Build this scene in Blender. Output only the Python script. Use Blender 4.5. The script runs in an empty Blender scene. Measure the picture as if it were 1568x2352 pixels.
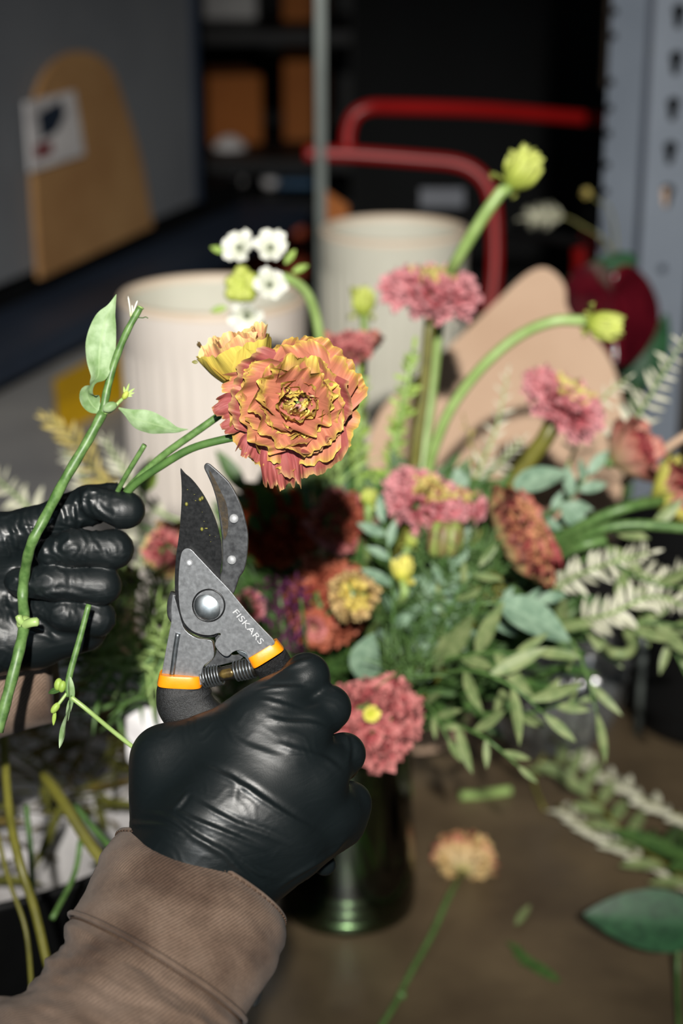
import bpy, bmesh, math, random
import numpy as np
from mathutils import Vector, Matrix, noise
PI = math.pi
# ------------------------------------------------------------------ camera
PITCH = math.radians(20); CAMZ = 0.71; FPX = 4000.0
CAM = Vector((0, 0, CAMZ))
RT = Vector((1, 0, 0)); FW = Vector((0, math.cos(PITCH), -math.sin(PITCH))); UP = Vector((0, math.sin(PITCH), math.cos(PITCH)))
sc = bpy.context.scene
col = sc.collection
cd = bpy.data.cameras.new('camera'); cam = bpy.data.objects.new('camera', cd); col.objects.link(cam)
cam.location = CAM; cam.rotation_euler = (PI/2 - PITCH, 0, 0)
cd.sensor_fit = 'VERTICAL'; cd.sensor_height = 36; cd.sensor_width = 24; cd.lens = FPX/2352*36
cd.clip_start = 0.01; cd.clip_end = 50
cd.dof.use_dof = True; cd.dof.focus_distance = 0.70; cd.dof.aperture_fstop = 6.5
sc.camera = cam
# ------------------------------------------------------------------ light
sc.view_settings.view_transform = 'Standard'; sc.view_settings.look = 'None'
sc.view_settings.gamma = 1; sc.view_settings.use_curve_mapping = False
sc.view_settings.exposure = 0.0
w = bpy.data.worlds.new('world'); sc.world = w; w.use_nodes = True
w.node_tree.nodes['Background'].inputs[0].default_value = (0.45, 0.55, 0.65, 1)
w.node_tree.nodes['Background'].inputs[1].default_value = 0.018

def light(name, typ, loc, aim, energy, color, **kw):
    l = bpy.data.lights.new(name, typ); l.energy = energy; l.color = color
    for k, v in kw.items(): setattr(l, k, v)
    o = bpy.data.objects.new(name, l); col.objects.link(o); o.location = loc
    o.rotation_euler = (Vector(aim) - Vector(loc)).to_track_quat('-Z', 'Y').to_euler()
    return o
def P(u, v, d):
    return CAM + RT*((u-784)/FPX*d) - UP*((v-1176)/FPX*d) + FW*d
# the photographer's flash, just above the lens
FL = CAM + UP*0.30 + RT*0.02 - FW*1.1
light('camera_flash', 'SPOT', FL, P(800, 800, 1.4), 330.0, (1.0, 0.955, 0.89),
      spot_size=math.radians(36), spot_blend=1.0, shadow_soft_size=0.02)
# cool daylight from the shop windows behind the camera and an added unseen overhead fill
light('window_light', 'AREA', (-0.50, -1.5, 1.15), P(600, 1700, .7), 3.2, (0.62, 0.82, 1.0), shape='RECTANGLE', size=0.35, size_y=0.5)
light('window_light.001', 'AREA', (-0.05, -1.5, 1.15), P(600, 1700, .7), 3.2, (0.62, 0.82, 1.0), shape='RECTANGLE', size=0.35, size_y=0.5)
light('overhead_fill', 'AREA', (0.1, 1.6, 1.75), (0, 1.8, 0), 1.0, (1.0, 0.93, 0.85), shape='RECTANGLE', size=1.2, size_y=0.25)

# ------------------------------------------------------------------ helpers
def lin(c):
    if isinstance(c, str):
        c = [int(c[i:i+2], 16)/255 for i in (0, 2, 4)]
    return tuple(x/12.92 if x <= .04045 else ((x+.055)/1.055)**2.4 for x in c) + (1,)
def at(u, v, z=0.0):
    """point where the ray through a pixel meets the plane at height z"""
    k = (z-CAMZ)/((FW.z) - UP.z*((v-1176)/FPX))
    return P(u, v, k)
def cdir(a, b, c):
    return (RT*a + UP*b - FW*c).normalized()
def cat(pts, n=6, closed=False):
    """Catmull-Rom resample of tuples"""
    P_ = [np.array(p, float) for p in pts]; N = len(P_); out = []
    segs = N if closed else N-1
    for i in range(segs):
        p1 = P_[i]; p2 = P_[(i+1) % N]
        p0 = P_[(i-1) % N] if closed or i > 0 else 2*p1-p2
        p3 = P_[(i+2) % N] if closed or i+2 < N else 2*p2-p1
        for k in range(n):
            t = k/n
            out.append(.5*((2*p1)+(-p0+p2)*t+(2*p0-5*p1+4*p2-p3)*t*t+(-p0+3*p1-3*p2+p3)*t**3))
    if not closed: out.append(P_[-1])
    return out

class MB:
    def __init__(s): s.v = []; s.f = []; s.uv = []
    def add(s, vs, fs, uvs=None):
        b = len(s.v); s.v += [Vector(x) for x in vs]
        s.uv += (uvs if uvs else [(0, 0)]*len(vs))
        s.f += [tuple(b+i for i in f) for f in fs]
    def grid(s, rows, uvs=None, close=False, cap=False):
        nr = len(rows); nc = len(rows[0]); vs = [p for r in rows for p in r]
        if uvs is None: uvs = [(j/max(1, nc-1), i/max(1, nr-1)) for i in range(nr) for j in range(nc)]
        fs = []
        for i in range(nr-1):
            for j in range(nc if close else nc-1):
                k = (j+1) % nc
                fs.append((i*nc+j, i*nc+k, (i+1)*nc+k, (i+1)*nc+j))
        if cap:
            fs.append(tuple(reversed(range(nc)))); fs.append(tuple((nr-1)*nc+j for j in range(nc)))
        s.add(vs, fs, uvs)
    def tube(s, pts, r, n=8, cap=True, vscale=None):
        pts = [Vector(p) for p in pts]; N = len(pts)
        rs = r if hasattr(r, '__len__') else [r]*N
        T = [(pts[min(i+1, N-1)]-pts[max(i-1, 0)]).normalized() for i in range(N)]
        a = Vector((0, 0, 1)) if abs(T[0].z) < .9 else Vector((1, 0, 0))
        n1 = T[0].cross(a).normalized(); rows = []
        for i in range(N):
            n1 = (n1 - T[i]*n1.dot(T[i])).normalized(); n2 = T[i].cross(n1)
            rows.append([pts[i]+(n1*math.cos(2*PI*k/n)+n2*math.sin(2*PI*k/n))*rs[i] for k in range(n)])
        s.grid(rows, close=True, cap=cap)
    def sweep(s, pts, ra, rb, depth, n=20, power=1.0):
        """ellipse section; rb along 'depth' axis, ra across it"""
        pts = [Vector(p) for p in pts]; N = len(pts); rows = []
        for i in range(N):
            T = (pts[min(i+1, N-1)]-pts[max(i-1, 0)]).normalized()
            B = (depth - T*depth.dot(T)).normalized(); S = T.cross(B)
            row = []
            for k in range(n):
                c, q = math.cos(2*PI*k/n), math.sin(2*PI*k/n)
                c = math.copysign(abs(c)**power, c); q = math.copysign(abs(q)**power, q)
                row.append(pts[i]+S*c*ra[i]+B*q*rb[i])
            rows.append(row)
        s.grid(rows, close=True, cap=True)
    def box(s, c, ax, ay, az):
        c, ax, ay, az = map(Vector, (c, ax, ay, az))
        vs = [c+ax*i+ay*j+az*k for i in (-1, 1) for j in (-1, 1) for k in (-1, 1)]
        s.add(vs, [(0,1,3,2),(4,6,7,5),(0,4,5,1),(2,3,7,6),(0,2,6,4),(1,5,7,3)])
    def ball(s, c, r, n=10, m=7, axis=None, stretch=1.0):
        c = Vector(c); ax = (axis or Vector((0, 0, 1))).normalized()
        a = ax.orthogonal().normalized(); b = ax.cross(a); rows = []
        for i in range(m+1):
            th = PI*i/m; sr = max(math.sin(th), 0.001)
            rows.append([c+(a*math.cos(2*PI*k/n)+b*math.sin(2*PI*k/n))*sr*r - ax*math.cos(th)*r*stretch for k in range(n)])
        s.grid(rows, close=True)
    def prism(s, pf, pb):
        n = len(pf)
        s.add(list(pf)+list(pb), [tuple(range(n)), tuple(reversed(range(n, 2*n)))]+[(i, n+i, n+(i+1) % n, (i+1) % n) for i in range(n)])

ORG = {}
def root_of(o):
    while o.parent: o = o.parent
    return o
def obj(name, mb, m, parent=None, smooth=True, sharp=None, loc=None, recalc=False):
    me = bpy.data.meshes.new(name)
    if parent is not None: org = ORG[root_of(parent).name]
    else:
        if loc is None:
            xs = mb.v; org = Vector((sum(p.x for p in xs)/len(xs), sum(p.y for p in xs)/len(xs), min(p.z for p in xs)))
        else: org = Vector(loc)
    me.from_pydata([p-org for p in mb.v], [], mb.f)
    uvl = me.uv_layers.new(name='UVMap')
    li = np.zeros(len(me.loops), dtype=np.int32); me.loops.foreach_get('vertex_index', li)
    uvl.data.foreach_set('uv', np.array(mb.uv, dtype=np.float32)[li].ravel())
    if recalc:
        bm = bmesh.new(); bm.from_mesh(me); bmesh.ops.recalc_face_normals(bm, faces=bm.faces); bm.to_mesh(me); bm.free()
    if smooth: me.polygons.foreach_set('use_smooth', [True]*len(me.polygons))
    if sharp: me.set_sharp_from_angle(angle=math.radians(sharp))
    me.materials.append(m)
    o = bpy.data.objects.new(name, me); col.objects.link(o)
    if parent is not None: o.parent = parent
    else: o.location = org; ORG[o.name] = org
    return o
def thing(name, label, cate, loc, group=None):
    o = bpy.data.objects.new(name, None); col.objects.link(o); o.location = loc
    o.empty_display_size = .01
    ORG[o.name] = Vector(loc); tag(o, label, cate, group); return o
def tag(o, label, cate, group=None, kind=None):
    o['label'] = label; o['category'] = cate
    if group: o['group'] = group
    if kind: o['kind'] = kind
    return o
def struct(name, mb, m):
    o = obj(name, mb, m, smooth=False); o['kind'] = 'structure'; return o

# ------------------------------------------------------------------ materials
def nt(name):
    m = bpy.data.materials.new(name); m.use_nodes = True
    return m, m.node_tree, m.node_tree.nodes['Principled BSDF']
def ramp(t, stops):
    r = t.nodes.new('ShaderNodeValToRGB'); e = r.color_ramp.elements
    e[0].position, e[0].color = stops[0][0], lin(stops[0][1])
    e[1].position, e[1].color = stops[-1][0], lin(stops[-1][1])
    for p, c in stops[1:-1]:
        x = e.new(p); x.color = lin(c)
    return r
def mat(name, c1, c2=None, scale=60, rough=.6, metal=0, bump=0, bscale=None, coat=0, spec=.5, detail=4, stretch=None, lo=.35, hi=.65, rvar=0, bd=.001):
    m, t, b = nt(name); c2 = c2 or c1
    tc = t.nodes.new('ShaderNodeTexCoord'); mp = t.nodes.new('ShaderNodeMapping')
    t.links.new(tc.outputs['Object'], mp.inputs[0])
    if stretch: mp.inputs['Scale'].default_value = stretch
    n = t.nodes.new('ShaderNodeTexNoise'); n.inputs['Scale'].default_value = scale; n.inputs['Detail'].default_value = detail
    t.links.new(mp.outputs[0], n.inputs[0])
    r = ramp(t, [(lo, c1), (hi, c2)]); t.links.new(n.outputs[0], r.inputs[0]); t.links.new(r.outputs[0], b.inputs['Base Color'])
    b.inputs['Roughness'].default_value = rough; b.inputs['Metallic'].default_value = metal
    b.inputs['Specular IOR Level'].default_value = spec; b.inputs['Coat Weight'].default_value = coat
    if rvar:
        mr = t.nodes.new('ShaderNodeMapRange'); t.links.new(n.outputs[0], mr.inputs[0])
        mr.inputs[1].default_value = .3; mr.inputs[2].default_value = .7
        mr.inputs[3].default_value = rough-rvar; mr.inputs[4].default_value = rough+rvar; t.links.new(mr.outputs[0], b.inputs['Roughness'])
    if bump:
        n2 = t.nodes.new('ShaderNodeTexNoise'); n2.inputs['Scale'].default_value = bscale or scale; n2.inputs['Detail'].default_value = 5
        t.links.new(mp.outputs[0], n2.inputs[0])
        bp = t.nodes.new('ShaderNodeBump'); bp.inputs['Strength'].default_value = bump; bp.inputs['Distance'].default_value = bd
        t.links.new(n2.outputs[0], bp.inputs['Height']); t.links.new(bp.outputs[0], b.inputs['Normal'])
    return m
def petal_mat(name, stops, streak=.5, rough=.55, nz=.18):
    """colour runs along the petal (V), streaked and mottled"""
    m, t, b = nt(name); L = t.links.new
    uv = t.nodes.new('ShaderNodeTexCoord'); sp = t.nodes.new('ShaderNodeSeparateXYZ'); L(uv.outputs['UV'], sp.inputs[0])
    n = t.nodes.new('ShaderNodeTexNoise'); n.inputs['Scale'].default_value = 220; n.inputs['Detail'].default_value = 3; L(uv.outputs['Object'], n.inputs[0])
    mp = t.nodes.new('ShaderNodeMapping'); mp.inputs['Scale'].default_value = (26, 1.5, 1); L(uv.outputs['UV'], mp.inputs[0])
    n2 = t.nodes.new('ShaderNodeTexNoise'); n2.inputs['Scale'].default_value = 1.0; n2.inputs['Detail'].default_value = 3; L(mp.outputs[0], n2.inputs[0])
    a = t.nodes.new('ShaderNodeMath'); a.operation = 'MULTIPLY_ADD'; L(n.outputs[0], a.inputs[0]); a.inputs[1].default_value = nz; L(sp.outputs[1], a.inputs[2])
    a2 = t.nodes.new('ShaderNodeMath'); a2.operation = 'MULTIPLY_ADD'; L(n2.outputs[0], a2.inputs[0]); a2.inputs[1].default_value = nz*streak*1.5; L(a.outputs[0], a2.inputs[2])
    s = t.nodes.new('ShaderNodeMath'); s.operation = 'SUBTRACT'; L(a2.outputs[0], s.inputs[0]); s.inputs[1].default_value = nz*.5+nz*streak*.75
    r = ramp(t, stops); L(s.outputs[0], r.inputs[0])
    hs = t.nodes.new('ShaderNodeHueSaturation'); mr = t.nodes.new('ShaderNodeMapRange'); L(n2.outputs[0], mr.inputs[0])
    mr.inputs[1].default_value = .3; mr.inputs[2].default_value = .7; mr.inputs[3].default_value = .82; mr.inputs[4].default_value = 1.15
    L(mr.outputs[0], hs.inputs['Value']); L(r.outputs[0], hs.inputs['Color']); L(hs.outputs[0], b.inputs['Base Color'])
    bp = t.nodes.new('ShaderNodeBump'); bp.inputs['Strength'].default_value = .35; bp.inputs['Distance'].default_value = .0006
    L(n2.outputs[0], bp.inputs['Height']); L(bp.outputs[0], b.inputs['Normal'])
    b.inputs['Roughness'].default_value = rough; b.inputs['Specular IOR Level'].default_value = .25
    return m
def leaf_mat(name, c1, c2, vein=None, rough=.5):
    m, t, b = nt(name); L = t.links.new
    tc = t.nodes.new('ShaderNodeTexCoord'); sp = t.nodes.new('ShaderNodeSeparateXYZ'); L(tc.outputs['UV'], sp.inputs[0])
    n = t.nodes.new('ShaderNodeTexNoise'); n.inputs['Scale'].default_value = 160; n.inputs['Detail'].default_value = 5; L(tc.outputs['Object'], n.inputs[0])
    r = ramp(t, [(.35, c1), (.62, c2)]); L(n.outputs[0], r.inputs[0])
    d = t.nodes.new('ShaderNodeMath'); d.operation = 'SUBTRACT'; L(sp.outputs[0], d.inputs[0]); d.inputs[1].default_value = .5
    ab = t.nodes.new('ShaderNodeMath'); ab.operation = 'ABSOLUTE'; L(d.outputs[0], ab.inputs[0])
    mr = t.nodes.new('ShaderNodeMapRange'); L(ab.outputs[0], mr.inputs[0]); mr.inputs[1].default_value = .015; mr.inputs[2].default_value = .05; mr.inputs[3].default_value = .6; mr.inputs[4].default_value = 0
    mx = t.nodes.new('ShaderNodeMix'); mx.data_type = 'RGBA'; L(mr.outputs[0], mx.inputs[0]); L(r.outputs[0], mx.inputs[6]); mx.inputs[7].default_value = lin(vein or c2)
    L(mx.outputs[2], b.inputs['Base Color']); b.inputs['Roughness'].default_value = rough; b.inputs['Specular IOR Level'].default_value = .35
    bp = t.nodes.new('ShaderNodeBump'); bp.inputs['Strength'].default_value = .3; bp.inputs['Distance'].default_value = .0005
    L(n.outputs[0], bp.inputs['Height']); L(bp.outputs[0], b.inputs['Normal'])
    return m
def glass_mat(name, tint, refl=.9, rough=.03, base=0.0, diff=0):
    m = bpy.data.materials.new(name); m.use_nodes = True; t = m.node_tree; t.nodes.clear(); L = t.links.new
    out = t.nodes.new('ShaderNodeOutputMaterial'); tr = t.nodes.new('ShaderNodeBsdfTransparent'); tr.inputs[0].default_value = lin(tint)
    g = t.nodes.new('ShaderNodeBsdfGlossy'); g.inputs['Roughness'].default_value = rough; g.inputs[0].default_value = (refl, refl, refl, 1)
    fr = t.nodes.new('ShaderNodeFresnel'); fr.inputs[0].default_value = 1.5
    mx = t.nodes.new('ShaderNodeMixShader'); ad = t.nodes.new('ShaderNodeMath'); ad.inputs[1].default_value = base; ad.use_clamp = True; L(fr.outputs[0], ad.inputs[0]); L(ad.outputs[0], mx.inputs[0])
    if diff:
        df = t.nodes.new('ShaderNodeBsdfDiffuse'); df.inputs[0].default_value = (.8, .85, .86, 1); m0 = t.nodes.new('ShaderNodeMixShader'); m0.inputs[0].default_value = diff; L(tr.outputs[0], m0.inputs[1]); L(df.outputs[0], m0.inputs[2]); L(m0.outputs[0], mx.inputs[1])
    else: L(tr.outputs[0], mx.inputs[1])
    L(g.outputs[0], mx.inputs[2]); L(mx.outputs[0], out.inputs[0])
    return m

M = {}
M['wall'] = mat('dark_wall', '0c0e10', '15181a', 3, .8)
M['floor'] = mat('dark_floor', '1a1917', '26231f', 4, .7)
M['table'] = mat('worn_table_top', '40362a', '716149', 9, .42, bump=.5, bscale=60, detail=8, lo=.3, hi=.72, rvar=.15)
M['panel'] = mat('grey_painted_steel', '6c7076', '7b7f84', 3, .45, metal=.0)
M['navy'] = mat('dark_blue_steel', '232c3b', '2e394a', 4, .5)
M['black'] = mat('black_plastic', '08090a', '101112', 20, .55, spec=.25)
M['counter'] = mat('grey_counter_top', '6f7074', '9b9a98', 5, .5, lo=.3, hi=.7)
M['kraft'] = mat('tan_paper_reflection', 'a27a50', 'b0895c', 12, .8, spec=.2)  # tan painted for the brown paper reflected in the cabinet side
M['kraft_pale'] = mat('pale_kraft_board', 'bb9d84', 'c8ab92', 8, .75, spec=.2)
M['white_paper'] = mat('white_paper', 'c2bfc0', 'e2e0e0', 20, .6)
M['yellow'] = mat('yellow_card', 'c99c06', 'd6aa0a', 20, .5)
M['post'] = mat('grey_powder_coat', '727b87', '7b8490', 9, .45, spec=.4)
M['rod'] = mat('brushed_steel_strip', '5a615e', '686f6b', 15, .4, metal=.3)
M['red'] = mat('red_painted_tube', '860808', '940a0a', 8, .4)
M['box_orange'] = mat('orange_brown_cardboard', '8a4c14', '945418', 9, .8)
M['blue'] = mat('blue_tub', '1f4a6a', '245374', 9, .5)
M['rust'] = mat('rust_red_crate', 'a8401c', 'b24820', 9, .6)
M['ceramic'] = mat('ribbed_cream_ceramic', 'e2d8ce', 'eae2d9', 12, .35, coat=.15)
M['ceramic2'] = mat('ribbed_sage_ceramic', 'd2d0c0', 'dcdacb', 12, .35, coat=.15)
M['ceramic_rim'] = mat('bare_clay_rim', 'dcc8b0', 'e4d2bc', 12, .5)
M['stem'] = mat('green_stem', '42632f', '64844a', 260, .45, bump=.3, bd=.0003, detail=8)
M['stem_pale'] = mat('pale_green_stem', '84a058', '9ab46e', 60, .4)
M['stem_olive'] = mat('olive_stem', '5c5a22', '75722e', 60, .45)
M['stem_dark'] = mat('dark_green_stem', '3a5a2c', '54763c', 90, .45)
M['leaf_grey'] = leaf_mat('grey_green_leaf', '6d8a58', '93aa82', '8fa878')
M['leaf_euc'] = leaf_mat('eucalyptus_leaf', '64806a', '86a088', '8fa890')
M['leaf_olive'] = leaf_mat('olive_green_leaf', '64784a', '828f60', '8e9a6c')
M['leaf_lime'] = leaf_mat('lime_leaf', '78963c', '98b252', 'a4bc60')
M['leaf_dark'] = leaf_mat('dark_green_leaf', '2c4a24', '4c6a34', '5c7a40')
M['leaf_deep'] = leaf_mat('deep_green_leaf', '12381f', '24502f', '2e5a38', .5)
M['leaf_cream'] = leaf_mat('cream_leaf', 'b0b098', 'cac9b4', 'a8aa88')
M['leaf_gold'] = leaf_mat('straw_leaf', '8c7a34', 'b8a860', 'a89850')
M['hero'] = petal_mat('terracotta_petal', [(0, 'b87878'), (.5, 'ac6a58'), (.87, 'ae6e54'), (.945, 'b0824e'), (.985, 'b8984c'), (1, 'c0a450')], .8, nz=.06)
M['hero_in'] = petal_mat('yellow_peach_petal', [(0, 'd8a4a4'), (.4, 'c89480'), (.75, 'bc9854'), (1, 'c8b254')], .8, nz=.1)
M['hero_red'] = petal_mat('brick_pink_petal', [(0, 'b87880'), (.4, '92484a'), (.9, '8a4842'), (.97, '9a6e50'), (1, 'a88458')], .8, nz=.09)
M['core_yellow'] = petal_mat('butter_petal', [(0, 'c8a890'), (.4, 'ccb468'), (1, 'd2c468')], .5)
M['core_pink'] = petal_mat('blush_petal', [(0, 'c88890'), (.6, 'd4a49c'), (1, 'ccb070')], .5)
M['bud_yellow'] = petal_mat('yellow_outer_petal', [(0, 'c07860'), (.35, 'b8a046'), (1, 'c2b052')], .5, nz=.08)
M['bud_pink'] = petal_mat('pink_inner_petal', [(0, 'c8746c'), (.6, 'd08e80'), (.9, 'c89068'), (1, 'd8b878')], .6)
M['pink'] = petal_mat('rose_pink_floret', [(0, '8c2c38'), (.4, 'b85860'), (1, 'd4969a')], .5)
M['pink_yel'] = petal_mat('yellow_floret', [(0, 'b8705a'), (.5, 'c0a45c'), (1, 'ccc078')], .5)
M['dusty'] = petal_mat('dusty_rose_petal', [(0, '7c3034'), (.5, 'a85658'), (1, 'c07c78')], .5)
M['tan'] = petal_mat('tan_pink_petal', [(0, 'b0b04c'), (.35, 'ccae88'), (.8, 'c08878'), (1, 'a05c50')], .5)
M['cream_petal'] = petal_mat('cream_tan_petal', [(0, 'b0a860'), (.4, 'ccb488'), (.85, 'c0a070'), (1, 'a85c50')], .4)
M['burg'] = petal_mat('burgundy_tan_petal', [(0, 'c4b060'), (.35, 'b88c60'), (.7, 'a0584a'), (1, '903c42')], .6)
M['frill'] = petal_mat('tan_frill', [(0, 'a88a50'), (.5, 'bc9c66'), (1, 'c8ac78')], .5)
M['yelfrill'] = petal_mat('yellow_frill', [(0, 'b8a040'), (.5, 'c8b458'), (1, 'ccb868')], .5)
M['burgfrill'] = petal_mat('burgundy_frill', [(0, '6c2028'), (.5, '94484a'), (.85, 'ac6c54'), (1, 'bc9060')], .5)
M['yel'] = petal_mat('lemon_petal', [(0, 'b4c048'), (.5, 'd0cc5c'), (1, 'd8d070')], .4)
M['yelgreen'] = petal_mat('yellow_green_bud', [(0, '8a9c38'), (.5, 'a8b450'), (1, 'bcc468')], .5)
M['darkred'] = petal_mat('deep_red_petal', [(0, '702010'), (.5, '9c3018'), (1, 'a84824')], .5)
M['orange_red'] = petal_mat('orange_red_petal', [(0, '6c2418'), (.5, '944234'), (1, 'a86048')], .5)
M['purple'] = petal_mat('purple_floret', [(0, '2c1024'), (.6, '6c3058'), (1, '8c5480')], .5)
M['white'] = petal_mat('white_petal', [(0, 'b4c080'), (.3, 'd4d8c4'), (1, 'e2e3da')], .3)
M['anth'] = mat('glossy_maroon', '4a0c18', '641420', 30, .22, bump=.8, bscale=45, coat=.3)
M['pod'] = mat('striped_pod', '8a9c50', '6c4038', 30, .5, stretch=(6, 6, 1))
M['dark_eye'] = mat('dark_ovary', '1c2a1c', '243424', 50, .3)
M['gold_eye'] = mat('golden_centre', 'c88c10', 'd89c18', 200, .5)

# ------------------------------------------------------------------ room
def plane_box(name, x0, x1, y0, y1, z0, z1, m):
    b = MB(); b.box(((x0+x1)/2, (y0+y1)/2, (z0+z1)/2), ((x1-x0)/2, 0, 0), (0, (y1-y0)/2, 0), (0, 0, (z1-z0)/2)); return struct(name, b, m)
plane_box('floor', -3, 3, -2, 5.05, -.95, -.9, M['floor'])
plane_box('ceiling', -3, 3, -2, 5.05, 1.95, 2.0, M['wall'])
plane_box('wall_back', -3, 3, 5.0, 5.05, -.9, 1.95, M['wall'])
plane_box('wall_left', -3.05, -3, -2, 5.05, -.9, 1.95, M['wall'])
plane_box('wall_right', 3, 3.05, -2, 5.05, -.9, 1.95, M['wall'])

def boxpart(name, x0, x1, y0, y1, z0, z1, m, parent, bev=0):
    b = MB(); b.box(((x0+x1)/2, (y0+y1)/2, (z0+z1)/2), ((x1-x0)/2, 0, 0), (0, (y1-y0)/2, 0), (0, 0, (z1-z0)/2))
    o = obj(name, b, m, parent, smooth=False)
    if bev:
        q = o.modifiers.new('bevel', 'BEVEL'); q.width = bev; q.segments = 2
    return o
t = thing('work_table', 'worn brown work table carrying the vases and cut flowers', 'table', (.5, 1.5, -.9))
boxpart('table_top', -.62, 1.5, .45, 2.75, -.04, 0, M['table'], t, .004)
for x in (-.55, 1.42):
    for y in (.55, 2.65): boxpart('leg', x-.03, x+.03, y-.03, y+.03, -.9, -.04, M['black'], t)
# ------------------------------------------------------------------ background left: cabinet, counter, box
def quadbox(name, a, b_, h, thick, m, parent):
    """upright slab standing on the line a-b, height h, thickness away from the viewer"""
    d = (b_-a).normalized(); nrm = Vector((-d.y, d.x, 0))
    if nrm.y < 0: nrm = -nrm
    mb = MB(); c = (a+b_)/2+nrm*thick/2+Vector((0, 0, h/2)); mb.box(c, (b_-a)/2, nrm*thick/2, (0, 0, h/2))
    return obj(name, mb, m, parent, smooth=False)
A = at(-420, 828, .2); B = at(452, 462, .2)
t = thing('steel_cabinet', 'grey steel cabinet whose long side recedes behind the left vase', 'cabinet', (A+B)/2)
cab = quadbox('side_panel', A, B, 1.15, .22, M['panel'], t)
ab = (B-A).normalized(); an = Vector((ab.y, -ab.x, 0)); an = -an if an.y > 0 else an
e = MB(); e.tube([B+an*.004, B+an*.004+Vector((0, 0, 1.15))], .008, 8); obj('edge_trim', e, M['navy'], t)
# plinth and ledge under it
t = thing('cabinet_ledge', 'dark blue steel ledge the grey cabinet stands on', 'ledge', (A+B)/2-Vector((0, 0, .12)))
mb = MB(); n3 = an*.0
def strip(p, q, off0, off1, z0, z1):
    b = MB(); c0 = p+an*off0; c1 = q+an*off0; c2 = q+an*off1; c3 = p+an*off1
    vs = [Vector((c.x, c.y, z)) for z in (z0, z1) for c in (c0, c1, c2, c3)]
    b.add(vs, [(3,2,1,0),(4,5,6,7),(0,1,5,4),(1,2,6,5),(2,3,7,6),(3,0,4,7)]); return b
obj('kick_strip', strip(A, B+ab*.25, -.2, -.02, .155, .2), M['black'], t, smooth=False)
obj('ledge_top', strip(A, B+ab*.25, -.2, .11, .125, .155), M['navy'], t, smooth=False)
obj('ledge_base', strip(A, B+ab*.25, -.2, .08, .1, .125), M['black'], t, smooth=False)
# reflection of brown paper in the cabinet side, built as a tan sheet
def onpanel(u, v, off=.0):
    p0 = A+an*off; r = P(u, v, 1)-CAM; k = (p0-CAM).dot(an)/r.dot(an); return CAM+r*k
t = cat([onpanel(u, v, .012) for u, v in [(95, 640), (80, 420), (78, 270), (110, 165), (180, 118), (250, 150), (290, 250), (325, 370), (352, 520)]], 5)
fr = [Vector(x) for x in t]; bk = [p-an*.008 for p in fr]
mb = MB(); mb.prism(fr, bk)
o = obj('kraft_reflection', mb, M['kraft'], smooth=False, recalc=True); tag(o, 'tan reflection of brown paper with rounded top on the grey cabinet, built as a sheet', 'cardboard')
c = [onpanel(u, v, .018) for u, v in [(60, 235), (172, 208), (195, 355), (72, 395)]]
mb = MB(); mb.prism(c, [p-an*.004 for p in c])
o = obj('label_sticker', mb, M['white_paper'], smooth=False, recalc=True, loc=c[3]); tag(o, 'white paper label with dark picture stuck beside the tan reflection', 'label')
for nm, uvs, mm in (('picture', [(88, 262), (140, 228), (150, 262), (132, 300), (96, 322)], 'navy'), ('pink_mark', [(80, 335), (118, 322), (122, 352), (84, 366)], 'dusty')):
    q = [onpanel(u, v, .0195) for u, v in uvs]; mb = MB(); mb.prism(q, [p-an*.001 for p in q]); obj(nm, mb, M[mm], o, smooth=False, recalc=True)
t = thing('side_counter', 'grey counter top at left behind the left vase', 'counter', (-.7, 2.2, 0))
boxpart('counter_top', -1.6, -.2, 1.6, 3.45, .075, .1, M['counter'], t, .003)
boxpart('counter_base', -1.58, -.22, 1.63, 3.43, .0, .075, M['black'], t)
pts = [at(u, v, .135) for u, v in [(122, 872), (275, 790), (300, 850), (130, 935)]]
mb = MB(); mb.prism(pts, [Vector((p.x, p.y, .1)) for p in pts])
tag(obj('yellow_box', mb, M['yellow'], smooth=False, recalc=True), 'flat yellow box lying on the grey counter beside the left vase', 'box')
# dark clutter between the cabinet and the steel strip
def bgbox(name, label, u0, v0, u1, v1, d, m, cate='box', depth=.25, rot=0, grp=None):
    a = P(u0, v1, d); b = P(u1, v0, d); c = (a+b)/2; wv = abs(b.x-a.x)/2; hv = (P(u0, v0, d)-P(u0, v1, d)).length/2
    X = Vector((math.cos(rot), math.sin(rot), 0)); Y = Vector((-math.sin(rot), math.cos(rot), 0))
    mb = MB(); mb.box(c+Y*depth/2, X*wv, Y*depth/2, (0, 0, hv)); o = obj(name, mb, M[m], smooth=False); tag(o, label, cate, grp)
    q = o.modifiers.new('bevel', 'BEVEL'); q.width = .006; q.segments = 2; return o
bgbox('cardboard_box', 'orange brown cardboard box on the dark rack right of the cabinet', 478, 175, 605, 335, 3.7, 'box_orange', rot=.25)
bgbox('cardboard_box', 'tall orange brown cardboard box beside the thin steel strip', 648, -40, 728, 334, 3.72, 'box_orange', rot=-.1)
bgbox('plastic_tub', 'dark blue plastic tub between steel strip and cabinet', 632, 345, 726, 432, 3.7, 'blue', 'tub')
bgbox('crate', 'rust red crate behind the white star flowers', 522, 520, 700, 640, 3.7, 'rust', 'crate')
bgbox('carton', 'small grey carton high on the dark rack', 455, -20, 590, 45, 3.7, 'counter', 'carton')
t = thing('storage_rack', 'dark rack holding boxes right of the grey cabinet', 'rack', (P(600, 400, 3.5)))
for v in (46, 335, 433, 641):
    z = P(600, v, 3.7).z+.01; boxpart('shelf', -.40, .02, 3.55, 4.1, z-.035, z-.01, M['black'], t)
for x in (-.39, .01): boxpart('upright', x-.015, x+.015, 4.06, 4.1, -.9, 1.2, M['black'], t)
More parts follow.
